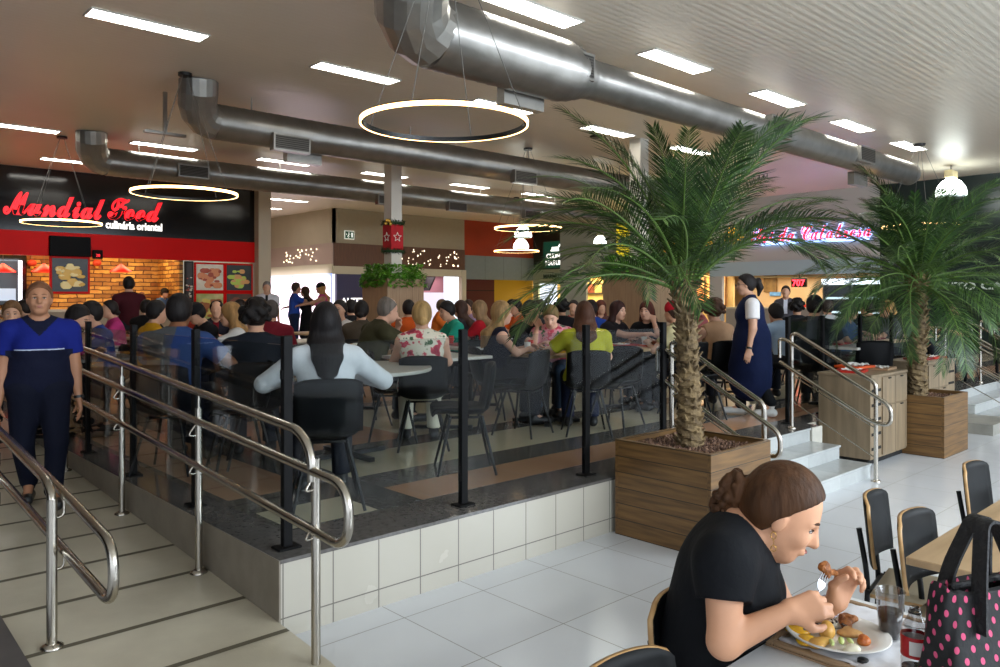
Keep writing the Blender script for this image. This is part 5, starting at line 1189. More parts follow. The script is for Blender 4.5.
# ================================================================ THE SEATED CROWD
# (column, depth, facing relative to the line of sight, label, options)
CROWD = [
 (12, 8.0, 178, 'young man in a white t-shirt drinking from a small cup at the far left', dict(top='c8c6c4', hair='5a4028', arms=('wide', 'mouth'))),
 (68, 7.5, -112, 'bearded man with black hair in pink shirt and black jacket bending over his plate', dict(top='c83a88', hair='140f0d', beard=True, lean=16, hp=18, arms=('table', 'eat'), top2=(('141416',), lambda c: (c[:, 0] < .02).astype(int)))),
 (96, 8.1, 108, 'black haired man in a royal blue t-shirt facing the bearded man', dict(top='1b3678', hair='120e0c', lean=10, arms=('mouth', 'table'))),
 (113, 11.2, 100, 'dark haired person in a hot pink top behind the blue t-shirt man', dict(top='b03472', hair='161110', hs='bun', fem=True)),
 (153, 8.6, -70, 'black haired man in a mustard yellow shirt left of the man in the dark vest', dict(top='b8860f', hair='120e0d', lean=6)),
 (177, 6.1, -22, 'broad man seen from behind in a navy shirt and grey vest by the ramp railing', dict(top='2a3f6a', hair='120e0d', skin='brown', wd=1.25, s=1.05, lean=10, arms=('table', 'wide'), top2=(('4a4c4e',), lambda c: ((c[:, 1] > -.02) & (abs(c[:, 1]) < .21)).astype(int)), face=False)),
 (203, 9.6, 112, 'man in a black beanie and black t-shirt looking down at his food', dict(top='0f0f12', hair='120e0d', cap=('101013', False), hp=18, lean=14)),
 (217, 11.0, 172, 'balding man facing the camera in a dark jacket with red edge', dict(top='23202a', hair='1a1412', hs='balding', sleeve='long', top2=(('7a1420',), lambda c: ((abs(c[:, 1]) < .035) & (c[:, 0] > .03)).astype(int)))),
 (236, 8.1, 82, 'woman with long light brown hair and white t-shirt leaning on the table', dict(top='c9c7c3', hair='7a5a34', hs='long', fem=True, lean=12, arms=('reach', 'table'))),
 (256, 6.3, 2, 'person with a large dark curly hairdo and black jacket seen from behind', dict(top='14181f', hair='0f0b09', hs='curly', sleeve='long', wd=1.1, arms=('wide', 'wide'), face=False)),
 (271, 9.2, 0, 'grey haired person in a maroon shirt behind the curly haired diner', dict(top='6a1420', hair='3a3330', sleeve='long', face=False)),
 (326, 5.05, 4, 'woman in a white long sleeved shirt with long black hair seen from behind', dict(top='dadbde', hair='0e0a0a', hs='long', sleeve='long', fem=True, wd=1.12, arms=('wide', 'wide'), face=False, h=.01, lean=4)),
 (341, 10.2, 150, 'dark haired woman in a white top looking toward the camera beside the ivy planter', dict(top='cfc9c2', hair='15100e', hs='bun', fem=True, lean=2)),
 (361, 9.7, -10, 'dark haired diner in a brown top seen from behind left of the olive shirt man', dict(top='4a4034', hair='120d0b', fem=True, hs='bun', face=False)),
 (381, 8.25, -68, 'older balding man in an olive t-shirt leaning forward to eat', dict(top='3c3a26', hair='5c554e', hs='balding', skin='pink', wd=1.3, s=1.06, lean=17, hp=8, arms=('mouth', 'reach'), h=.01)),
 (409, 11.2, 8, 'man with black hair in a bright orange t-shirt before the ivy planter', dict(top='c4521a', hair='140f0d', face=False)),
 (422, 6.95, 3, 'woman with a low blonde bun in a sleeveless white dress with red flowers', dict(top='d8d2be', tkind='floral', hair='8c7148', hs='bun', sleeve='none', skin='pink', bottom='d8d2be', fem=True, wd=1.2, lean=3, arms=('table', 'table'), face=False, h=.01)),
 (452, 10.4, 108, 'black haired youth in a teal t-shirt looking at his food', dict(top='1f8f78', hair='100c0b', hp=12, lean=10)),
 (463, 11.6, 60, 'woman with long dark brown hair right of the teal t-shirt youth', dict(top='2a2226', hair='2c1a12', hs='long', fem=True, face=False)),
 (482, 10.7, 62, 'woman with long straight fair hair and a red top', dict(top='a01420', hair='6a5238', hs='long', fem=True)),
 (498, 8.15, -72, 'woman with long highlighted brown hair in a dark sleeveless top facing right', dict(top='15182c', hair='7c6240', hs='long', sleeve='none', skin='pink', fem=True, arms=('table', 'wide'), lean=5, h=.01)),
 (518, 13.2, 120, 'man in an orange polo at a far table before the yellow wall', dict(top='e05a14', hair='140f0d')),
 (510, 14.2, -60, 'dark haired diner opposite the man in the orange polo', dict(top='3a3c48', hair='120e0c')),
 (527, 9.1, -130, 'man with glasses in a black t-shirt holding his hands to his mouth', dict(top='101014', hair='120e0d', glasses=True, arms=('mouth', 'mouth'), lean=6, hp=8, h=.011)),
 (542, 13.0, 75, 'grey shirted man with short hair seen in front of the lit juice shop', dict(top='34383a', hair='2c2420')),
 (552, 8.9, 172, 'elderly woman in a pink flowered blouse looking down at the yellow tray', dict(top='c98a90', tkind='floral', hair='5a4a2c', skin='pink', fem=True, lean=18, hp=22, wd=1.15, arms=('table', 'table'), bottom='2a3848', h=.011)),
 (585, 7.7, 8, 'woman in a lime yellow blouse with brown wavy hair seen from behind', dict(top='a5a22c', hair='3a2214', hs='wavy', skin='pink', fem=True, wd=1.22, lean=6, arms=('wide', 'table'), bottom='141c34', face=False, h=.01)),
 (562, 12.2, 5, 'diner with a round black hairstyle behind the elderly woman', dict(top='161418', hair='0d0a09', hs='curly', face=False)),
 (574, 13.0, 170, 'fair faced diner with dark hair between the two rear diners', dict(top='8a3430', hair='1c1412', hs='bun', fem=True)),
 (592, 11.3, 20, 'diner in a blue jacket seen above the yellow blouse', dict(top='22449a', hair='1a1210', sleeve='long', face=False)),
 (600, 13.4, -160, 'reddish haired diner beside the blue jacket', dict(top='5a3a34', hair='4a2418', fem=True, hs='long')),
 (615, 10.0, -125, 'woman with dark wavy hair and a black patterned top facing right', dict(top='1c181c', hair='2a1512', hs='wavy', skin='pink', fem=True, wd=1.1, arms=('table', 'reach'), h=.011)),
 (648, 10.0, 158, 'woman with dark red hair in a black t-shirt raising one hand to her head', dict(top='121215', hair='3c1a12', hs='long', skin='pink', fem=True, arms=('cheek', 'table'), hp=3, h=.011)),
 (677, 9.0, 60, 'person in a cream shirt wearing a red cap left of the palm trunk', dict(top='b8ae84', hair='2a1a14', cap=('b01828', False), fem=True)),
 (716, 9.4, 30, 'woman in a beige top with curly brown hair right of the palm trunk', dict(top='b08a6a', hair='3a261a', hs='curly', skin='pink', fem=True, sleeve='none')),
 (779, 10.2, 40, 'person in a pale blue shirt bending behind the navy aproned woman', dict(top='9db4cc', hair='141010', lean=20, wd=1.2, sleeve='long', face=False)),
 (797, 12.6, 0, 'diner with a round dark head right of the navy aproned woman', dict(top='20242a', hair='0c0a09', hs='curly', face=False)),
 (814, 9.6, -8, 'broad man in a black t-shirt and black cap seen from behind', dict(top='0f1012', hair='100c0b', wd=1.25, s=1.05, face=False, top2=(('3c4044',), lambda c: ((abs(c[:, 1]) < .06) & (c[:, 2] > .75)).astype(int)), cap=('14161a', False))),
 (828, 12.8, 10, 'person in a white shirt behind the black t-shirt man', dict(top='c8ccd0', hair='2a2420', hs='balding', face=False)),
 (846, 10.4, -112, 'man with glasses and short dark hair in a blue grey shirt facing right', dict(top='3c5474', hair='14100e', glasses=True, arms=('table', 'table'))),
 (870, 12.3, 70, 'dim diner in an olive shirt left of the right palm', dict(top='4c5030', hair='1a1410')),
 (890, 11.5, 95, 'fair haired diner in grey behind the right palm fronds', dict(top='5a5c5e', hair='8a6a40', hs='bun', fem=True)),
 (908, 13.6, -60, 'diner in a dark green top just left of the right palm trunk', dict(top='263c2a', hair='2c1c14', fem=True, hs='long')),
 (955, 12.8, 150, 'diner in a grey sweater right of the right palm trunk', dict(top='50504e', hair='1c1512')),
 (190, 13.4, 150, 'far diner with dark hair in front of the noodle shop counter', dict(top='8a2a1c', hair='14100e')),
 (145, 12.5, -40, 'far diner in a black shirt before the stone wall', dict(top='121214', hair='14100e', face=False)),
 (27, 12.0, 80, 'diner in a brown shirt half hidden behind the white t-shirt man', dict(top='4a3020', hair='1c1410')),
 (242, 13.5, 120, 'far diner in a grey polo before the cream pillar', dict(top='6c7074', hair='1c1512')),
 (470, 14.6, 130, 'far woman in a lilac top near the pink store', dict(top='a890b4', hair='2a1c14', hs='bun', fem=True)),
 (440, 15.0, -90, 'far diner in orange near the pink store display', dict(top='d8702c', hair='4a3a2c')),
 (352, 12.4, 20, 'far diner in black beside the left edge of the ivy planter', dict(top='141416', hair='120e0d', face=False)),
 (700, 12.8, 100, 'far diner in a rose shirt between palm trunk and aproned woman', dict(top='a05a5c', hair='2c1c14')),
]
used_spots = []
for i, (u, d, rel, lab, op) in enumerate(CROWD):
    a = ray(u) + R(rel); q = Dp(u, d, ZP); f = Vector((math.cos(a), math.sin(a), 0)); ln = op.get('lean', 8)
    q = q - f * (.54 * math.sin(R(ln)) * op.get('s', 1)); op = dict(op); op.setdefault('lean', 8); op.setdefault('h', .0125 if d < 9.5 else .015); far = d > 10.8
    if far: op['face'] = False
    person(lab, q, a, **op); used_spots.append((q, a, lab))
    o = place(SCH, (q.x - f.x * .0, q.y - f.y * .0, ZP), a, 'black shell chair under the ' + lab if len(lab.split()) < 12 else 'black shell chair under the ' + ' '.join(lab.split()[:11]))
for (u, d, rel, lab) in ((462, 6.0, 95, 'empty black shell chair right of the round white table'), (521, 7.6, 60, 'empty black shell chair before the yellow tray table'), (238, 6.0, 100, 'empty black shell chair beside the dark vested man'), (395, 7.3, -90, 'empty black shell chair between the round table and the flowered dress'), (615, 7.9, 150, 'empty black shell chair with thin legs right of the yellow blouse woman'), (700, 8.6, -60, 'empty dark chair standing just behind the palm trunk'), (735, 10.8, 90, 'empty dark chair in the gap left of the aproned woman'), (310, 8.6, 0, 'empty black chair behind the white shirt woman'), (480, 9.0, 180, 'empty black chair under the railing post at mid platform'), (868, 9.3, 20, 'empty dark chair behind the glass above the tray cabinet'), (300, 12.2, 90, 'empty black chair by the bare table near the bright shop window')):
    a = ray(u) + R(rel); q = Dp(u, d, ZP); place(SCH, q, a, lab)
TB = [(348, 6.5, TR, 'large round white table behind the white shirt woman'), (437, 7.85, TS, 'white table between the olive shirt man and the flowered dress'), (212, 7.2, TS, 'white table before the man in the dark vest'), (90, 8.3 + .3, TS, 'white table between the bearded man and the blue t-shirt man'), (546, 8.3, TO, 'oak table with the yellow tray in front of the elderly woman'), (635, 9.35, TO, 'oak table with red trays between the two black topped women'),
      (18, 7.3, TS, 'white table at the left edge before the drinking man'), (213, 10.2, TO, 'oak table before the man in the black beanie'), (345, 9.2, TS, 'white table below the dark haired woman in white'), (300, 10.6, TS, 'bare white table in front of the bright shop window'), (315, 13.2, TO, 'far dark edged table in front of the bright shop window'), (470, 9.5, TS, 'white table in front of the teal t-shirt youth'), (505, 11.9, TS, 'white table behind the highlighted haired woman'), (584, 12.3, TO, 'far oak table behind the yellow blouse woman'), (708, 10.8, TS, 'white table right of the palm trunk'), (706, 12.0, TS, 'second white table farther right of the palm trunk'), (762, 13.5, TR, 'far round table with a red tray behind the aproned woman'), (838, 9.6, TS, 'white table behind the near glass above the tray cabinet'), (868, 10.9, TO, 'oak table in front of the man with glasses at the right'), (905, 12.2, TO, 'dim table behind the right palm trunk'), (132, 11.8, TO, 'far oak table behind the yellow shirt man'), (60, 11.3, TO, 'far oak table behind the bearded man')]
tpos = []
for u, d, k, lab in TB:
    q = Dp(u, d, ZP); place(k, q, 0, lab); tpos.append(q)
M_cup = mat('white cup', 'dcdcda', .4); M_pet = glass_mat('clear plastic', .93, .04); M_cola = mat('dark cola', '1c0f0a', .15); M_juice = mat('orange juice', 'd8821c', .3)
def plate(name='plate', r=.12):
    b = MB().lathe([(.0, .0), (r * .6, .0), (r * .95, .014), (r, .018), (r * .98, .021), (r * .62, .008), (0.0, .007)], n=28, cap=False); return b.build(name, M_porc)
def foodpile(parent_loc, seed, r, label, z):
    rnd = random.Random(seed); b = MB()
    for i in range(14):
        a, q = rnd.random() * 6.28, rnd.random() ** .6 * r; s_ = rnd.uniform(.012, .028); b.ell((q * math.cos(a), q * math.sin(a), s_ * .5), (s_, s_ * rnd.uniform(.6, 1), s_ * .6), 8, i % 3)
    o = b.build('meal', [M_food, mat('white rice', 'ddd6c4', .7), mat('brown meat', '6a3a1c', .5)]); o.location = (parent_loc[0], parent_loc[1], z); o['kind'] = 'stuff'; return tag(o, label, 'food')
TRAYS = [(3, -.22, -.1, 'beige', 'before the blue t-shirt man'), (3, .18, .1, 'grey', 'near the bearded man'), (1, -.2, 0, 'pink', 'before the olive shirt man'), (2, .1, .05, 'grey', 'before the long haired woman in white'), (2, -.22, -.2, 'beige', 'beside the dark vested man'), (4, -.1, -.05, 'yellow', 'in front of the elderly woman'), (4, .2, .2, 'grey', 'behind the yellow tray'), (5, -.12, .15, 'red', 'before the dark wavy haired woman'), (5, .2, -.18, 'orange', 'near the red haired woman'), (11, 0, .1, 'pink', 'before the teal t-shirt youth'), (12, 0, 0, 'orange', 'behind the highlighted haired woman'), (17, .1, .1, 'red', 'on the table above the tray cabinet'), (18, 0, 0, 'dark red', 'before the man with glasses at the right'), (16, -.3, -.3, 'red', 'on the far round table'), (7, 0, 0, 'orange', 'before the beanie man'), (8, .1, 0, 'beige', 'before the dark haired woman in white'), (13, 0, 0, 'red', 'on the far oak table behind the yellow blouse'), (14, .0, .1, 'grey', 'right of the palm trunk'), (20, 0, 0, 'orange', 'on the far oak table at the left')]
for n, (ti, dx, dy, c, lab) in enumerate(TRAYS):
    q = tpos[ti]; z = ZP + .751; o = tray(M_tray[c], .40, .30); o.location = (q.x + dx, q.y + dy, z); o.rotation_euler = (0, 0, .1 * (n % 3 - 1)); tag(o, c + ' cafeteria tray ' + lab, 'tray')
    p = plate(r=.105); p.location = (q.x + dx + .05, q.y + dy, z + .0065); tag(p, 'white plate on the ' + c + ' tray ' + lab, 'plate')
    foodpile((q.x + dx + .05, q.y + dy), n, .06, 'food on the ' + c + ' tray ' + lab, z + .015)
    b = MB(); b.lathe([(.026, 0), (.034, .11), (.0345, .11), (.026, .002)], n=16); o = b.build('cup', M_cup if n % 3 else MATS['red plastic tray']); o.location = (q.x + dx - .15, q.y + dy + .08, z + .0065); tag(o, ('white' if n % 3 else 'red') + ' paper cup on the ' + c + ' tray ' + lab, 'cup')
q = tpos[1]; r = empty('napkin_dispenser', (q.x + .12, q.y + .1, ZP + .75), .3, 'small white napkin dispenser on the table right of the flowered dress', 'dispenser')
MB().box((-.05, -.05, 0), (.05, .05, .12), bev=.01).build('dispenser_body', M_cup, r); MB().box((-.035, -.01, .12), (.035, .01, .15)).build('napkin', M_paper, r)
q = tpos[3]; crumple('paper_napkin', q.x + .3, q.y + .2, ZP + .752, .14, 'crumpled white napkin on the table of the blue t-shirt man', 31)

# standing people farther back
def stander(u, d, rel, lab, z=ZP, **op):
    a = ray(u) + R(rel); q = Dp(u, d, z); op.setdefault('arms', ('hang', 'hang')); op.setdefault('h', .014); op.setdefault('lean', 2); op.setdefault('face', d < 10)
    return person(lab, q, a, pose='stand', **op)
stander(129, 13.2, 5, 'man in a maroon t-shirt standing with his back to us before the noodle counter', top='43141c', hair='120e0d', s=1.0, bottom='2a2e34')
stander(267, 17.0, 178, 'grey haired man standing in a white shirt and dark tie before the bright window', top='d2d0d4', hair='6a6460', bottom='22242a', top2=(('15161c',), lambda c: ((abs(c[:, 1]) < .03) & (c[:, 0] > .05)).astype(int)))
stander(294, 18.2, -80, 'man in a bright blue t-shirt and jeans standing before the bright window', top='2a4fae', hair='3a2c24', bottom='1c2a48', arms=('reach', 'reach'))
stander(307, 18.4, 80, 'woman in a long black dress with long brown hair facing the man in blue', top='1a1a1c', hair='3a281c', hs='long', fem=True, s=.95, sleeve='none', arms=('reach', 'hang'), tunic=.5)
stander(323, 18.0, 95, 'blonde woman with a black cap and pink top standing at the bright window', top='d05a90', hair='a88450', hs='long', fem=True, cap=('141416', True), arms=('reach', 'hang'), sleeve='none')
stander(786, 15.2, 175, 'far standing woman in grey with a lanyard near the grill shop', top='4c4a50', hair='1c1512', hs='bun', fem=True, s=.93, top2=(('c8ccd8',), lambda c: ((abs(c[:, 1]) < .04) & (c[:, 0] > .05) & (c[:, 2] > 1.1)).astype(int)))
person('kitchen worker in a blue grey shirt and dark cap behind the noodle counter', onY(161, 300, 18.1) * 1 - Vector((0, 0, onY(161, 300, 18.1).z - .32)), R(-60), pose='stand', top='4a6a94', hair='2a1c14', cap=('2a2420', False), arms=('reach', 'hang'), face=False, h=.015)
person('kitchen worker with a dark cap by the steel hatch behind the noodle counter', onY(37, 300, 18.0) * 1 - Vector((0, 0, onY(37, 300, 18.0).z - .32)), R(-90), pose='stand', top='7a1c14', hair='1a1210', cap=('141416', False), arms=('reach', 'hang'), face=False, h=.015, s=.98)
person('cook in a white shirt bending behind the noodle counter near the maroon man', onY(141, 300, 18.0) * 1 - Vector((0, 0, onY(141, 300, 18.0).z - .32)), R(-100), pose='stand', top='e0b8a8', hair='6a4a34', arms=('reach', 'reach'), face=False, h=.015, s=.93)

# --- the two women in uniform
navy, royal = '10142a', '131f70'
wl = (-.47, 2.75)
legs = {1: ((0, .09, .88), (.10, .11, .50), (.09, .09, .12), (.25, .11, .05)), -1: ((0, -.09, .88), (.0, -.11, .49), (-.16, -.07, .16), (-.02, -.08, .05))}
def polo(c):
    m = np.zeros(len(c), int); z = c[:, 2]; m[z < 1.185] = 1; m[(z >= 1.185) & (z < 1.197) & (abs(c[:, 1]) < .16)] = 2; out = (abs(c[:, 1]) > .215); m[out & (z > 1.07)] = 0; m[out & (z <= 1.152) & (z > 1.14)] = 2; m[out & (z <= 1.14)] = 1
    m[(z > 1.29) & (abs(c[:, 1]) < (z - 1.29) * .9)] = 1; return m
wr_, A_, HP_, T_ = person('woman in a royal blue and navy polo uniform with a watch walking down the ramp', (wl[0], wl[1], rz(wl[1]) + .0), math.atan2(CAM.y - wl[1], CAM.x - wl[0]), pose='stand', top=royal, top2=((navy, 'b8c0d8'), polo), bottom='0d1122', hair='5a3a26', hs='bun', skin='tan', fem=True, wd=1.34, s=.965, h=.008, lean=1, arms=('hang', 'hang'), legs=legs, shoes='141416', hp=-4)
root = wr_
b = MB(); wv = A_[1][2]; ev = A_[1][1]; dn = (wv - ev).normalized(); b.tube([wv - dn * .025, wv - dn * .005], .033, 16); b.ell(wv - dn * .015 + Vector((.02, .026, 0)), (.016, .012, .018), 10); b.build('watch', mat('black watch', '0c0c0e', .3), root)
b = MB()
for k, (y, z) in enumerate(((.062, 1.235), (.10, 1.235))): b.box((.0, y - .012, z), (.004, y + .012, z + .004))
C_ = SDF(); nbp = T_(.0, 0, .455)
for q in (1, -1): C_.cap(nbp + Vector((-.05, q * .05, .03)), nbp + Vector((.075, q * .035, -.03)), .017, .02, k=.01)
C_.cap(nbp + Vector((-.05, .05, .03)), nbp + Vector((-.05, -.05, .03)), .017, .017, k=.01); sdf_obj('collar', C_, .008, cloth('1a2036'), root)
b = MB(); cx = .128 * 1.1
for p in ([(0, -.02, 0), (0, .0, .018), (0, .02, 0), (0, .0, -.014)], ): b.tube([Vector((.128, .085, 1.235)) + Vector(x) for x in p], .0028, 5, closed=True)
b.tube([(.132, .055, 1.208), (.126, .115, 1.208)], .003, 5); b.build('badge', mat('grey embroidery', 'b8bccc', .6), root)
q = Dp(752, 8.75, ZP); a = ray(752) + R(97)
legs2 = {1: ((0, .09, .88), (-.02, .10, .49), (-.20, .09, .16), (-.06, .10, .04)), -1: ((0, -.09, .88), (.10, -.10, .50), (.12, -.09, .10), (.28, -.10, .035))}
wr_, A_, HP_, T_ = person('woman with glasses and ponytail in a long navy apron over a white t-shirt walking left', q, a, pose='stand', top='0f1a3c', bottom='101114', hair='120d0c', hs='pony', skin='light', fem=True, wd=1.45, s=.95, h=.009, lean=3, arms=('hang', ((.16, .17, .72), (-1, .1, 0))), legs=legs2, tunic=.42, sleeve='none', glasses=True, shoes='c8c6c2', hp=4)
C_ = SDF()
for k in (1, -1):
    S0, el, w_ = A_[k]; d = (el - S0).normalized(); e = S0 + (el - S0) * .6; C_.cap(S0 + Vector((0, k * .005, .0)), e + d * .04, .078, .074, k=.02, clip=(e, d))
sdf_obj('white_sleeves', C_, .009, cloth('d8d4d2'), wr_)
for k in (1, -1):
    S0, el, w_ = A_[k]; dn = (w_ - el).normalized()
    if k == 1: MB().tube([w_ - dn * .03, w_ - dn * .008], .034, 14).build('watch', MATS['black watch'], wr_)

# ================================================================ FOREGROUND TABLES
M_ply = wood('light plywood', 'b48a58', 'c9a26e', 0, 4, .4, 10); M_pad = mat('black laminate', '0f1112', .55, spec=.2); M_seat = mat('pale seat laminate', 'b9ad94', .4)
def school_chair():
    r = empty('dining_chair', label='x', cat='chair')
    def slab(name, rows_, th, m1, m2):
        n = len(rows_[0]); K = len(rows_)
        v = [p for row in rows_ for p in row]; f = [[i * n + j, i * n + j + 1, (i + 1) * n + j + 1, (i + 1) * n + j] for i in range(K - 1) for j in range(n - 1)]
        o = MB().add(v, f, 0, True).build(name, [m1, m2], r, fixn=False); m = o.modifiers.new('thick', 'SOLIDIFY'); m.thickness = th; m.offset = -1; m.material_offset_rim = 1; return o
    # backrest: slightly curved board, rounded upper corners
    rows_ = []
    for i in range(9):
        t = i / 8; z = .55 + .29 * t; wd = .20 * (1 - .10 * max(0, t - .85) / .15 - .06 * max(0, .15 - t) / .15); rows_.append([Vector((-.225 - .03 * t + .045 * (s_ / 6 - 1) ** 2, (s_ / 6 - 1) * wd, z - (.018 * abs(s_ / 6 - 1) ** 6 if i == 8 else 0))) for s_ in range(13)])
    rows_ = [row[::-1] for row in rows_]
    slab('backrest', rows_, .016, M_pad, M_ply)
    rows_ = []
    for i in range(9):
        t = i / 8; x = -.19 + .42 * t; rows_.append([Vector((x, (j / 5 - 1) * .205, .448 - .012 * (t > .95))) for j in range(11)])
    slab('seat', rows_, -.016, M_seat, M_ply)
    for q in (1, -1):
        MB().tube(bendpath([(-.255, q * .11, .70), (-.215, q * .11, .47), (-.24, q * .15, 0)], .1), .012, 8).build('leg', M_bmetal, r)
        MB().tube(bendpath([(-.20, q * .14, .435), (.17, q * .15, .435), (.21, q * .17, 0)], .05), .012, 8).build('leg', M_bmetal, r)
    MB().tube([(-.21, -.14, .43), (-.21, .14, .43)], .010, 6).build('cross_bar', M_bmetal, r); MB().tube([(.15, -.15, .43), (.15, .15, .43)], .010, 6).build('cross_bar', M_bmetal, r)
    return r
CH_ = school_chair()
def chair_at(x, y, a, lab): place(CH_, (x, y, 0), R(a), lab)
chair_at(.17, -2.49, -90, 'plywood edged black chair on which the woman in black sits')
chair_at(-.36, -2.655, -92, 'plywood edged black chair tucked in at the bottom edge, left of the woman in black')
chair_at(1.60, -2.66, -90, 'black backed chair directly behind the cola cup, seat pushed under the oak table')
chair_at(1.84, -2.42, -80, 'black backed chair seen almost edge on behind the raised hand')
chair_at(2.87, -2.53, -90, 'black backed chair farthest away by the far oak table')
def front_table(x0, x1, m, lab, edge):
    r = empty('dining_table', ((x0 + x1) / 2, -2.86, 0), 0, lab, 'table'); w_ = (x1 - x0) / 2
    MB().box((-w_, -.335, .715), (w_, .335, .745), 0, bev=.003).build('tabletop', m, r)
    MB().tube([(0, 0, .03), (0, 0, .72)], .03, 12).build('pedestal', M_bmetal, r)
    for k in range(4): MB().box((0, -.025, 0), (.3, .025, .03), rot=(0, 0, PI / 4 + k * PI / 2)).build('foot', M_bmetal, r)
    return r
front_table(-.62, .73, mat('bright white laminate', 'dcdee0', .3), 'white table the woman in black eats at', 0)
front_table(1.285, 1.945, M_wtop, 'empty oak topped table right behind the polka dot bag', 0)
front_table(1.955, 2.62, M_wtop, 'second empty oak topped table, joined to the one behind the bag', 0)
front_table(2.9, 3.5, M_wtop, 'farthest empty oak topped table at the right edge', 0)

# tray with paper, plate of food, cup, bottle
TZ = .7455
tr = empty('tray', (.425, -2.72, TZ), 0, 'wood look serving tray with white paper liner under the big plate', 'tray')
b = MB(); w_, d_ = .235, .185; b.box((-w_, -d_, 0), (w_, d_, .006))
for lo, hi in (((-w_, -d_, .006), (w_, -d_ + .022, .018)), ((-w_, d_ - .022, .006), (w_, d_, .018)), ((-w_, -d_ + .022, .006), (-w_ + .022, d_ - .022, .018)), ((w_ - .022, -d_ + .022, .006), (w_, d_ - .022, .018))): b.box(lo, hi, bev=.003)
b.build('tray_body', wood('tray wood', '927658', 'a88c6c', 1, 5, .4, 10), tr)
rnd = random.Random(12); n = 22; v = [((i / (n - 1) - .5) * .42, (j / (n - 1) - .5) * .32, .009 + .007 * rnd.random() + .006 * math.sin(i * .9 + j * .5) ** 2) for j in range(n) for i in range(n)]
o = MB().add(v, [[j * n + i, j * n + i + 1, (j + 1) * n + i + 1, (j + 1) * n + i] for j in range(n - 1) for i in range(n - 1)], 0, True).build('paper_liner', mat('white liner paper', 'dcdce0', .6, var=.06, scale=14), tr, fixn=False); m = o.modifiers.new('t', 'SOLIDIFY'); m.thickness = .001
PC = Vector((.345, -2.672, TZ + .017))
b = MB().lathe([(0, 0), (.085, 0), (.10, .004), (.137, .017), (.141, .020), (.138, .022), (.10, .009), (.085, .005), (0, .005)], n=56, cap=False); o = b.build('dinner_plate', M_porc); o.location = PC; tag(o, 'large white dinner plate full of food before the woman in black', 'plate')
def food(name, cat, label, u, v, z, prims, m, h=.0035):
    q = P(u, v, PC.z + z); prims = [(dx * 1.2, dy * 1.2, dz * 1.15, [k * 1.22 for k in r]) for dx, dy, dz, r in prims]; S = SDF(); rnd = random.Random(label)
    for (dx, dy, dz, r) in prims: S.ell((dx, dy, dz), r, Euler((0, 0, rnd.uniform(-1, 1))).to_matrix(), k=.006)
    o = sdf_obj(name, S, h, m); o.location = q; return tag(o, label, cat)
my = mat('yellow glazed slice', 'd99a10', .25, c2='f0c030', scale=30); mb_ = mat('fried brown crust', '6e3a14', .5, c2='b8702a', scale=60, bump=.6, bscale=90); mp = mat('golden potato', 'c98f3a', .45, c2='e0b45c', scale=40); mw = mat('boiled egg white', 'e6e2c8', .3); mg = mat('pale lettuce', 'a8c050', .4, c2='dce6a8', scale=20)
food('orange_slice', 'food', 'glossy yellow slice at the left rim of the dinner plate', 799, 629, .012, [(0, 0, 0, (.034, .028, .009)), (.004, .0, .006, (.018, .015, .006))], my)
food('orange_slice', 'food', 'lower yellow slice under the glossy one on the dinner plate', 806, 640, .010, [(0, 0, 0, (.030, .022, .008))], my)
food('potato', 'food', 'large golden potato piece in the middle of the dinner plate', 827, 631, .020, [(0, 0, 0, (.022, .018, .02)), (.008, .004, .010, (.012, .012, .012))], mp)
food('potato', 'food', 'flat golden potato slice near the front rim of the dinner plate', 817, 643, .012, [(0, 0, 0, (.028, .02, .008)), (.02, -.008, .002, (.02, .014, .007))], mp)
food('fried_meat', 'food', 'crispy dark brown fried meat at the far rim of the dinner plate', 847, 622, .016, [(-.012, .0, 0, (.02, .015, .012)), (.012, .004, .004, (.022, .014, .012)), (.028, -.004, 0, (.014, .012, .010)), (0, .012, .010, (.010, .008, .008)), (.018, -.008, .008, (.008, .007, .006))], mb_)
food('fried_meat', 'food', 'rust brown chunk at the right rim of the dinner plate', 864, 641, .013, [(0, 0, 0, (.018, .014, .011)), (.010, .006, .002, (.012, .010, .009))], mat('rust crust', 'a8501c', .45, c2='c9742c', scale=50, bump=.4, bscale=90))
food('boiled_egg', 'food', 'white egg half in front of the rust brown chunk', 853, 649, .013, [(0, 0, 0, (.017, .014, .011)), (-.014, .004, -.002, (.012, .010, .007))], mw)
food('lettuce', 'food', 'pale green lettuce strip across the plate', 841, 641, .018, [(-.022, .012, 0, (.018, .006, .005)), (0, .0, .001, (.020, .007, .005)), (.022, -.012, -.003, (.016, .006, .005))], mg)
food('chicken_piece', 'food', 'flat light brown cutlet behind the lettuce strip', 850, 633, .012, [(0, 0, 0, (.03, .02, .008)), (.012, .01, .003, (.014, .01, .006))], mat('light cutlet', 'b07c44', .5, c2='d0a468', scale=40))
food('rice', 'food', 'white rice heap with dark beans on the dinner plate', 831, 623, .010, [(0, 0, 0, (.045, .026, .010)), (-.02, .012, .002, (.018, .014, .009))], mat('rice white', 'dcd6c6', .7, bump=.7, bscale=160))
b = MB(); rnd = random.Random(2)
for i in range(26): q = P(828 + rnd.uniform(-16, 18), 621 + rnd.uniform(-3, 5), PC.z + .020); b.ell((q.x - .4, q.y + 2.7, q.z - .78), (.0055, .0038, .0035), 8, 0, Euler((0, 0, rnd.random() * 3)).to_matrix())
o = b.build('beans', mat('dark beans', '2c120e', .3)); o.location = (.4, -2.7, .78); tag(o, 'dark beans sprinkled on the rice of the dinner plate', 'food'); o['kind'] = 'stuff'
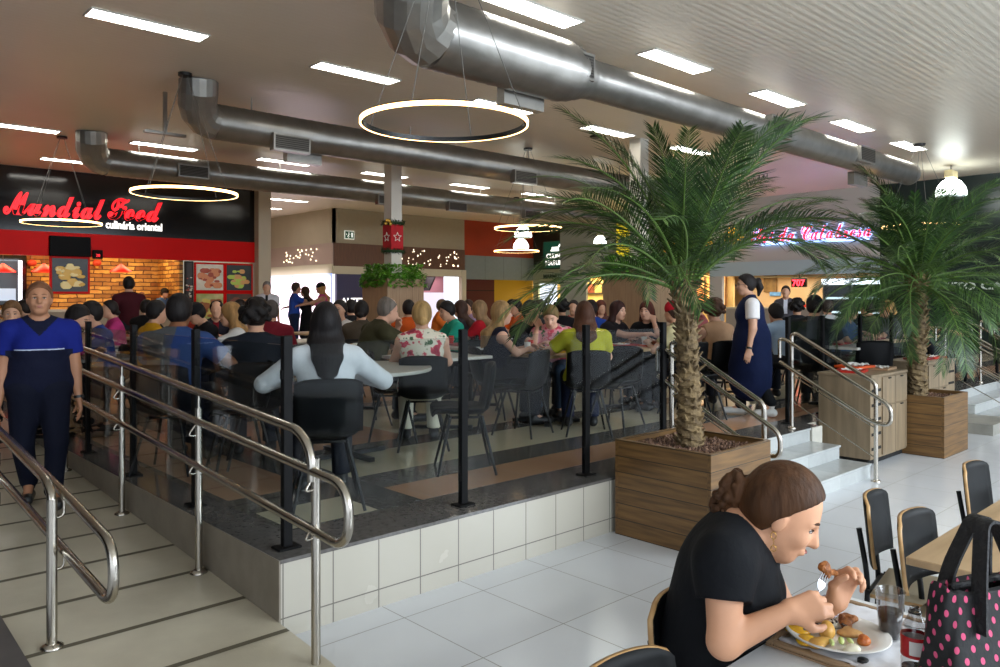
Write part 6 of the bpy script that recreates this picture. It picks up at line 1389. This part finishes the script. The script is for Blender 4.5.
# plastic cup of cola
q = Vector((.463, -2.772, TZ + .016)); r = empty('plastic_cup', q, 0, 'clear plastic cup half full of dark cola beside the dinner plate', 'cup')
b = MB().lathe([(0, .0), (.027, 0), (.030, .03), (.0395, .132), (.041, .135), (.0395, .137), (.038, .135), (.0285, .03), (.0255, .003), (0, .003)], n=36, cap=False); b.build('cup_wall', glass_mat('thin clear plastic', .90, .06), r)
b = MB().lathe([(0, .004), (.0250, .004), (.0280, .03), (.0335, .078), (0, .078)], n=32, cap=False); b.build('cola', M_cola, r)
b = MB()
for k in range(12): a = k * PI / 6; b.tube([(.0305 * math.cos(a), .0305 * math.sin(a), .02), (.0352 * math.cos(a), .0352 * math.sin(a), .08)], .0006, 4)
b.build('cup_rib', MATS['thin clear plastic'], r)
# small bottle
q = Dp(915, 1.93, TZ); r = empty('drink_bottle', q, .4, 'small clear plastic bottle with a red and white label next to the polka dot bag', 'bottle')
b = MB().lathe([(0, 0), (.028, 0), (.032, .006), (.032, .09), (.0305, .097), (.0305, .152), (.032, .158), (.029, .172), (.020, .190), (.0135, .202), (.0125, .219), (.0115, .219), (.0125, .202), (.019, .189), (.028, .171), (0, .168)], n=36, cap=False); b.build('bottle_wall', glass_mat('clear bottle plastic', .86, .07), r)
b = MB(); n = 40
b.lathe([(.0325, .100), (.0328, .102), (.0328, .108), (.0328, .142), (.0328, .149), (.0325, .151)], n=n, cap=False); o = b.build('bottle_label', [mat('red label', 'b0141c', .4), mat('white label field', 'e4e0dc', .5)], r)
for p in o.data.polygons:
    a = math.degrees(math.atan2(p.center.y, p.center.x)); p.material_index = 1 if (.109 < p.center.z < .141 and not (100 < a < 150)) else 0
MB().lathe([(0, .004), (.0275, .004), (.0300, .05), (.0300, .07), (.0, .07)], n=30, cap=False).build('cola', M_cola, r)
b = MB(); b.tube([(.014 * math.cos(t * PI / 8), .014 * math.sin(t * PI / 8), .206) for t in range(16)], .0022, 5, closed=True); b.build('cap_ring', mat('dark cap ring', '141416', .4), r)
q = P(863, 664, TZ + .01); tag(MB().lathe([(0, 0), (.014, 0), (.0145, .012), (.013, .014), (0, .014)], q, 24, cap=False).build('bottle_cap', mat('black bottle cap', '101012', .4)), 'black bottle cap lying on the paper liner at the bottom edge', 'bottle cap')

# ---------------------------------------------------------------- polka dot bag
bagp = Dp(981, 1.80, TZ); bag = empty('handbag', bagp, math.atan2(FW.y, FW.x) - R(90) + R(22), 'black tote bag with pink polka dots and tall handles standing on the table', 'bag')
mbag = mat('black dotted fabric', '0c0c0e', .75, bump=.25, bscale=25); nt, pb = nodes(mbag)
uv = nt.nodes.new('ShaderNodeUVMap'); sx = nt.nodes.new('ShaderNodeSeparateXYZ'); nt.links.new(uv.outputs[0], sx.inputs[0])
def dots(off, per=.050, rad=.0074):
    a = mth(nt, 'SUBTRACT', mth(nt, 'FRACT', mth(nt, 'ADD', mth(nt, 'DIVIDE', sx.outputs[0], per), off)), .5); b_ = mth(nt, 'SUBTRACT', mth(nt, 'FRACT', mth(nt, 'ADD', mth(nt, 'DIVIDE', sx.outputs[1], per * 1.05), off)), .5)
    return mth(nt, 'LESS_THAN', mth(nt, 'SQRT', mth(nt, 'ADD', mth(nt, 'MULTIPLY', a, a), mth(nt, 'MULTIPLY', b_, b_))), rad / per)
mx = nt.nodes.new('ShaderNodeMix'); mx.data_type = 'RGBA'; nt.links.new(mth(nt, 'MAXIMUM', dots(0), dots(.5)), mx.inputs[0]); mx.inputs[6].default_value = srgb('0c0c0e'); mx.inputs[7].default_value = srgb('c94a72'); nt.links.new(mx.outputs[2], pb.inputs['Base Color'])
NP, NZ = 64, 26; v = []; uvs = []
def bagring(t):
    w0 = .175 - .055 * t ** 1.4; d0 = .085 - .055 * t ** 1.1; z = .345 * t; pts = []; per = 0; prev = None
    for j in range(NP + 1):
        a = 2 * PI * j / NP; c, s_ = math.cos(a), math.sin(a); e = .32; x = w0 * math.copysign(abs(c) ** e, c); y = d0 * math.copysign(abs(s_) ** (e + .15), s_)
        fold = 1 + .03 * math.sin(a * 3 + t * 6) * t + .02 * math.sin(a * 7 - t * 11); zz = z + (.018 * math.cos(2 * a) - .02 if t > .99 else 0) + .004 * math.sin(a * 5) * t
        p = Vector((x * fold + .012 * math.sin(t * 5), y * fold, zz)); 
        if prev is not None: per += (p - prev).length
        prev = p; pts.append((p, per))
    return pts
rings_ = [bagring(i / NZ) for i in range(NZ + 1)]; v = [p for r_ in rings_ for p, _ in r_]; f = []; luv = []
W_ = NP + 1
for i in range(NZ):
    for j in range(NP):
        q = [i * W_ + j, i * W_ + j + 1, (i + 1) * W_ + j + 1, (i + 1) * W_ + j]; f.append(q)
        for (ii, jj) in ((i, j), (i, j + 1), (i + 1, j + 1), (i + 1, j)): luv.append((rings_[0][jj][1], ii / NZ * .345))
f.append([j for j in range(NP)][::-1]); luv += [(0, 0)] * NP
me = bpy.data.meshes.new('bag_body'); me.from_pydata(v, [], f); me.materials.append(mbag); ul = me.uv_layers.new(name='UVMap')
for k, (a, b_) in enumerate(luv): ul.data[k].uv = (a, b_)
me.polygons.foreach_set('use_smooth', [True] * len(f)); o = bpy.data.objects.new('bag_body', me); COL.objects.link(o); o.parent = bag; KIDS.setdefault(bag.name, []).append(o)
m = o.modifiers.new('thick', 'SOLIDIFY'); m.thickness = .004
M_strap = mat('black strap webbing', '121214', .7, bump=.4, bscale=80)
def strap(y, name='handle', tilt=0):
    pts = bendpath([(-.075, y, .24), (-.062, y * .8, .35), (-.018 + tilt, y * .3, .475), (.022 + tilt, y * .3, .475), (.062, y * .8, .35), (.08, y, .24)], .05, 5); b = MB(); rings = []
    for i, p in enumerate(pts):
        t = (pts[min(i + 1, len(pts) - 1)] - pts[max(i - 1, 0)]).normalized(); wv = t.cross(Vector((0, 1, 0))).normalized() * .0035; yv = Vector((0, .018, 0)); rings.append([p + wv + yv, p + wv - yv, p - wv - yv, p - wv + yv])
    b.rings(rings, 0, True, smooth=False); return b.build(name, M_strap, bag)
strap(-.052); strap(.048, tilt=.012)
b = MB(); b.box((-.10, -.006, .325), (.10, .006, .338), bev=.003); b.build('zip_edge', M_strap, bag)

# ---------------------------------------------------------------- the woman eating
WR = Vector((.165, -2.325, 0)); WA = R(-66); WS = 1.08
Wm = Matrix.Translation(WR) @ Matrix.Rotation(WA, 4, 'Z'); Wi = Wm.inverted()
def wl_(p): return tuple(Wi @ Vector(p))
def D3(u, v_, d): q = Dp(u, d); return Vector((q.x, q.y, CZ + (HZ - v_) / F * d))
wrR = D3(788, 612, 2.10); wrL = D3(836, 603, 2.26)
cam_l = lambda vx: (Wi.to_3x3() @ Vector(vx))
def rhand(S, w, el):      # near hand: pinches the fork, knuckles to the camera
    f = cam_l(RT * .95 + Vector((0, 0, .22)) + FW * .05); n_ = cam_l(Vector((0, 0, -.55)) + FW * .75); hand(S, w, f, n_, -1 if f.cross(n_).dot(Vector(cam_l(FW))) > 0 else 1, (.55, .85, .6), 1.0)
def lhand(S, w, el):      # far hand: raised, loosely curled, back of the hand away from the camera
    f = cam_l(RT * .42 + Vector((0, 0, .90)) - FW * .05); n_ = cam_l(RT * .25 - FW * .95 + Vector((0, 0, -.05))); hand(S, w, f, n_, -1 if f.cross(n_).dot(Vector(cam_l(RT))) > 0 else 1, (.75, 1.05, .7), 1.02)
fw_, A_, HP_, T_ = person('woman in a black t-shirt with brown hair tied back eating in the foreground', WR, WA, top='101216', bottom='15161a', hair='3a2413', hs='curlpony', skin='fair', fem=True, wd=1.1, s=WS, lean=14, hp=26, hy=2, nk=(.022, -.095), slv=.46, h=.0058, face=True,
    arms=((wl_(wrL), (-.3, .8, -.6), lhand, wl_(D3(790, 625, 2.36))), (wl_(wrR), (-.75, -.35, -.75), rhand, wl_(D3(724, 642, 2.07)))))
b = MB(); e0 = HP_(-.002, -.085, -.036)
b.tube([e0 + Vector((.007 * math.cos(t), .0, .010 * math.sin(t) - .006)) for t in [k * PI / 5 for k in range(10)]], .0012, 5, closed=True); b.tube([e0 + Vector((0, 0, -.016)), e0 + Vector((.001, 0, -.034))], .001, 5)
b.tube([e0 + Vector((.007 * math.cos(t), .0, .008 * math.sin(t) - .042)) for t in [k * PI / 5 for k in range(10)]], .0013, 5, closed=True); b.build('earring', mat('gold', 'c99a4a', .25, metal=.9), fw_)
b = MB(); w = A_[1][2]; dn = (w - A_[1][1]).normalized(); x_ = dn.cross(Vector((0, 0, 1))).normalized(); y_ = x_.cross(dn)
for k, off in enumerate((.022, .032)): b.tube([w - dn * off + (x_ * math.cos(t) + y_ * math.sin(t)) * .032 for t in [j * PI / 10 for j in range(20)]], .0017, 5, closed=True)
b.build('bracelet', mat('silver beads', 'a8a4b0', .25, metal=.9), fw_)
# fork with a bite of food
tip = D3(826, 572, 2.20); grip = D3(811, 612, 2.13); r = empty('fork', grip, 0, 'silver fork with a fried bite on its tines held up by the woman in black', 'fork'); tv = tip - grip; dv = tv.normalized(); sv = dv.cross(FW).normalized(); nv = sv.cross(dv)
b = MB(); b.tube([-dv * .055, Vector((0, 0, 0)), dv * (tv.length - .058)], [.0038, .003, .0026], 6)
b.prism([dv * (tv.length - .060) - sv * .004, dv * (tv.length - .045) - sv * .012, dv * (tv.length - .030) - sv * .0125, dv * (tv.length - .030) + sv * .0125, dv * (tv.length - .045) + sv * .012, dv * (tv.length - .060) + sv * .004], nv * .0018)
for k in range(4): o_ = sv * (-.0108 + .0072 * k); b.tube([o_ + dv * (tv.length - .031), o_ + dv * (tv.length + .012)], [.0017, .001], 5)
b.build('fork_body', mat('polished steel', 'a4a4a8', .38, metal=1), r)
S = SDF(); rnd = random.Random(3)
for k in range(9): S.ell(tuple(tip + sv * rnd.uniform(-.022, .024) + dv * rnd.uniform(-.004, .018) + nv * rnd.uniform(-.006, .006)), [rnd.uniform(.007, .012) for _ in range(3)], k=.006)
tag(sdf_obj('fried_bite', S, .0028, mb_), 'small fried bite stuck on the raised fork', 'food')
M_dnote = None
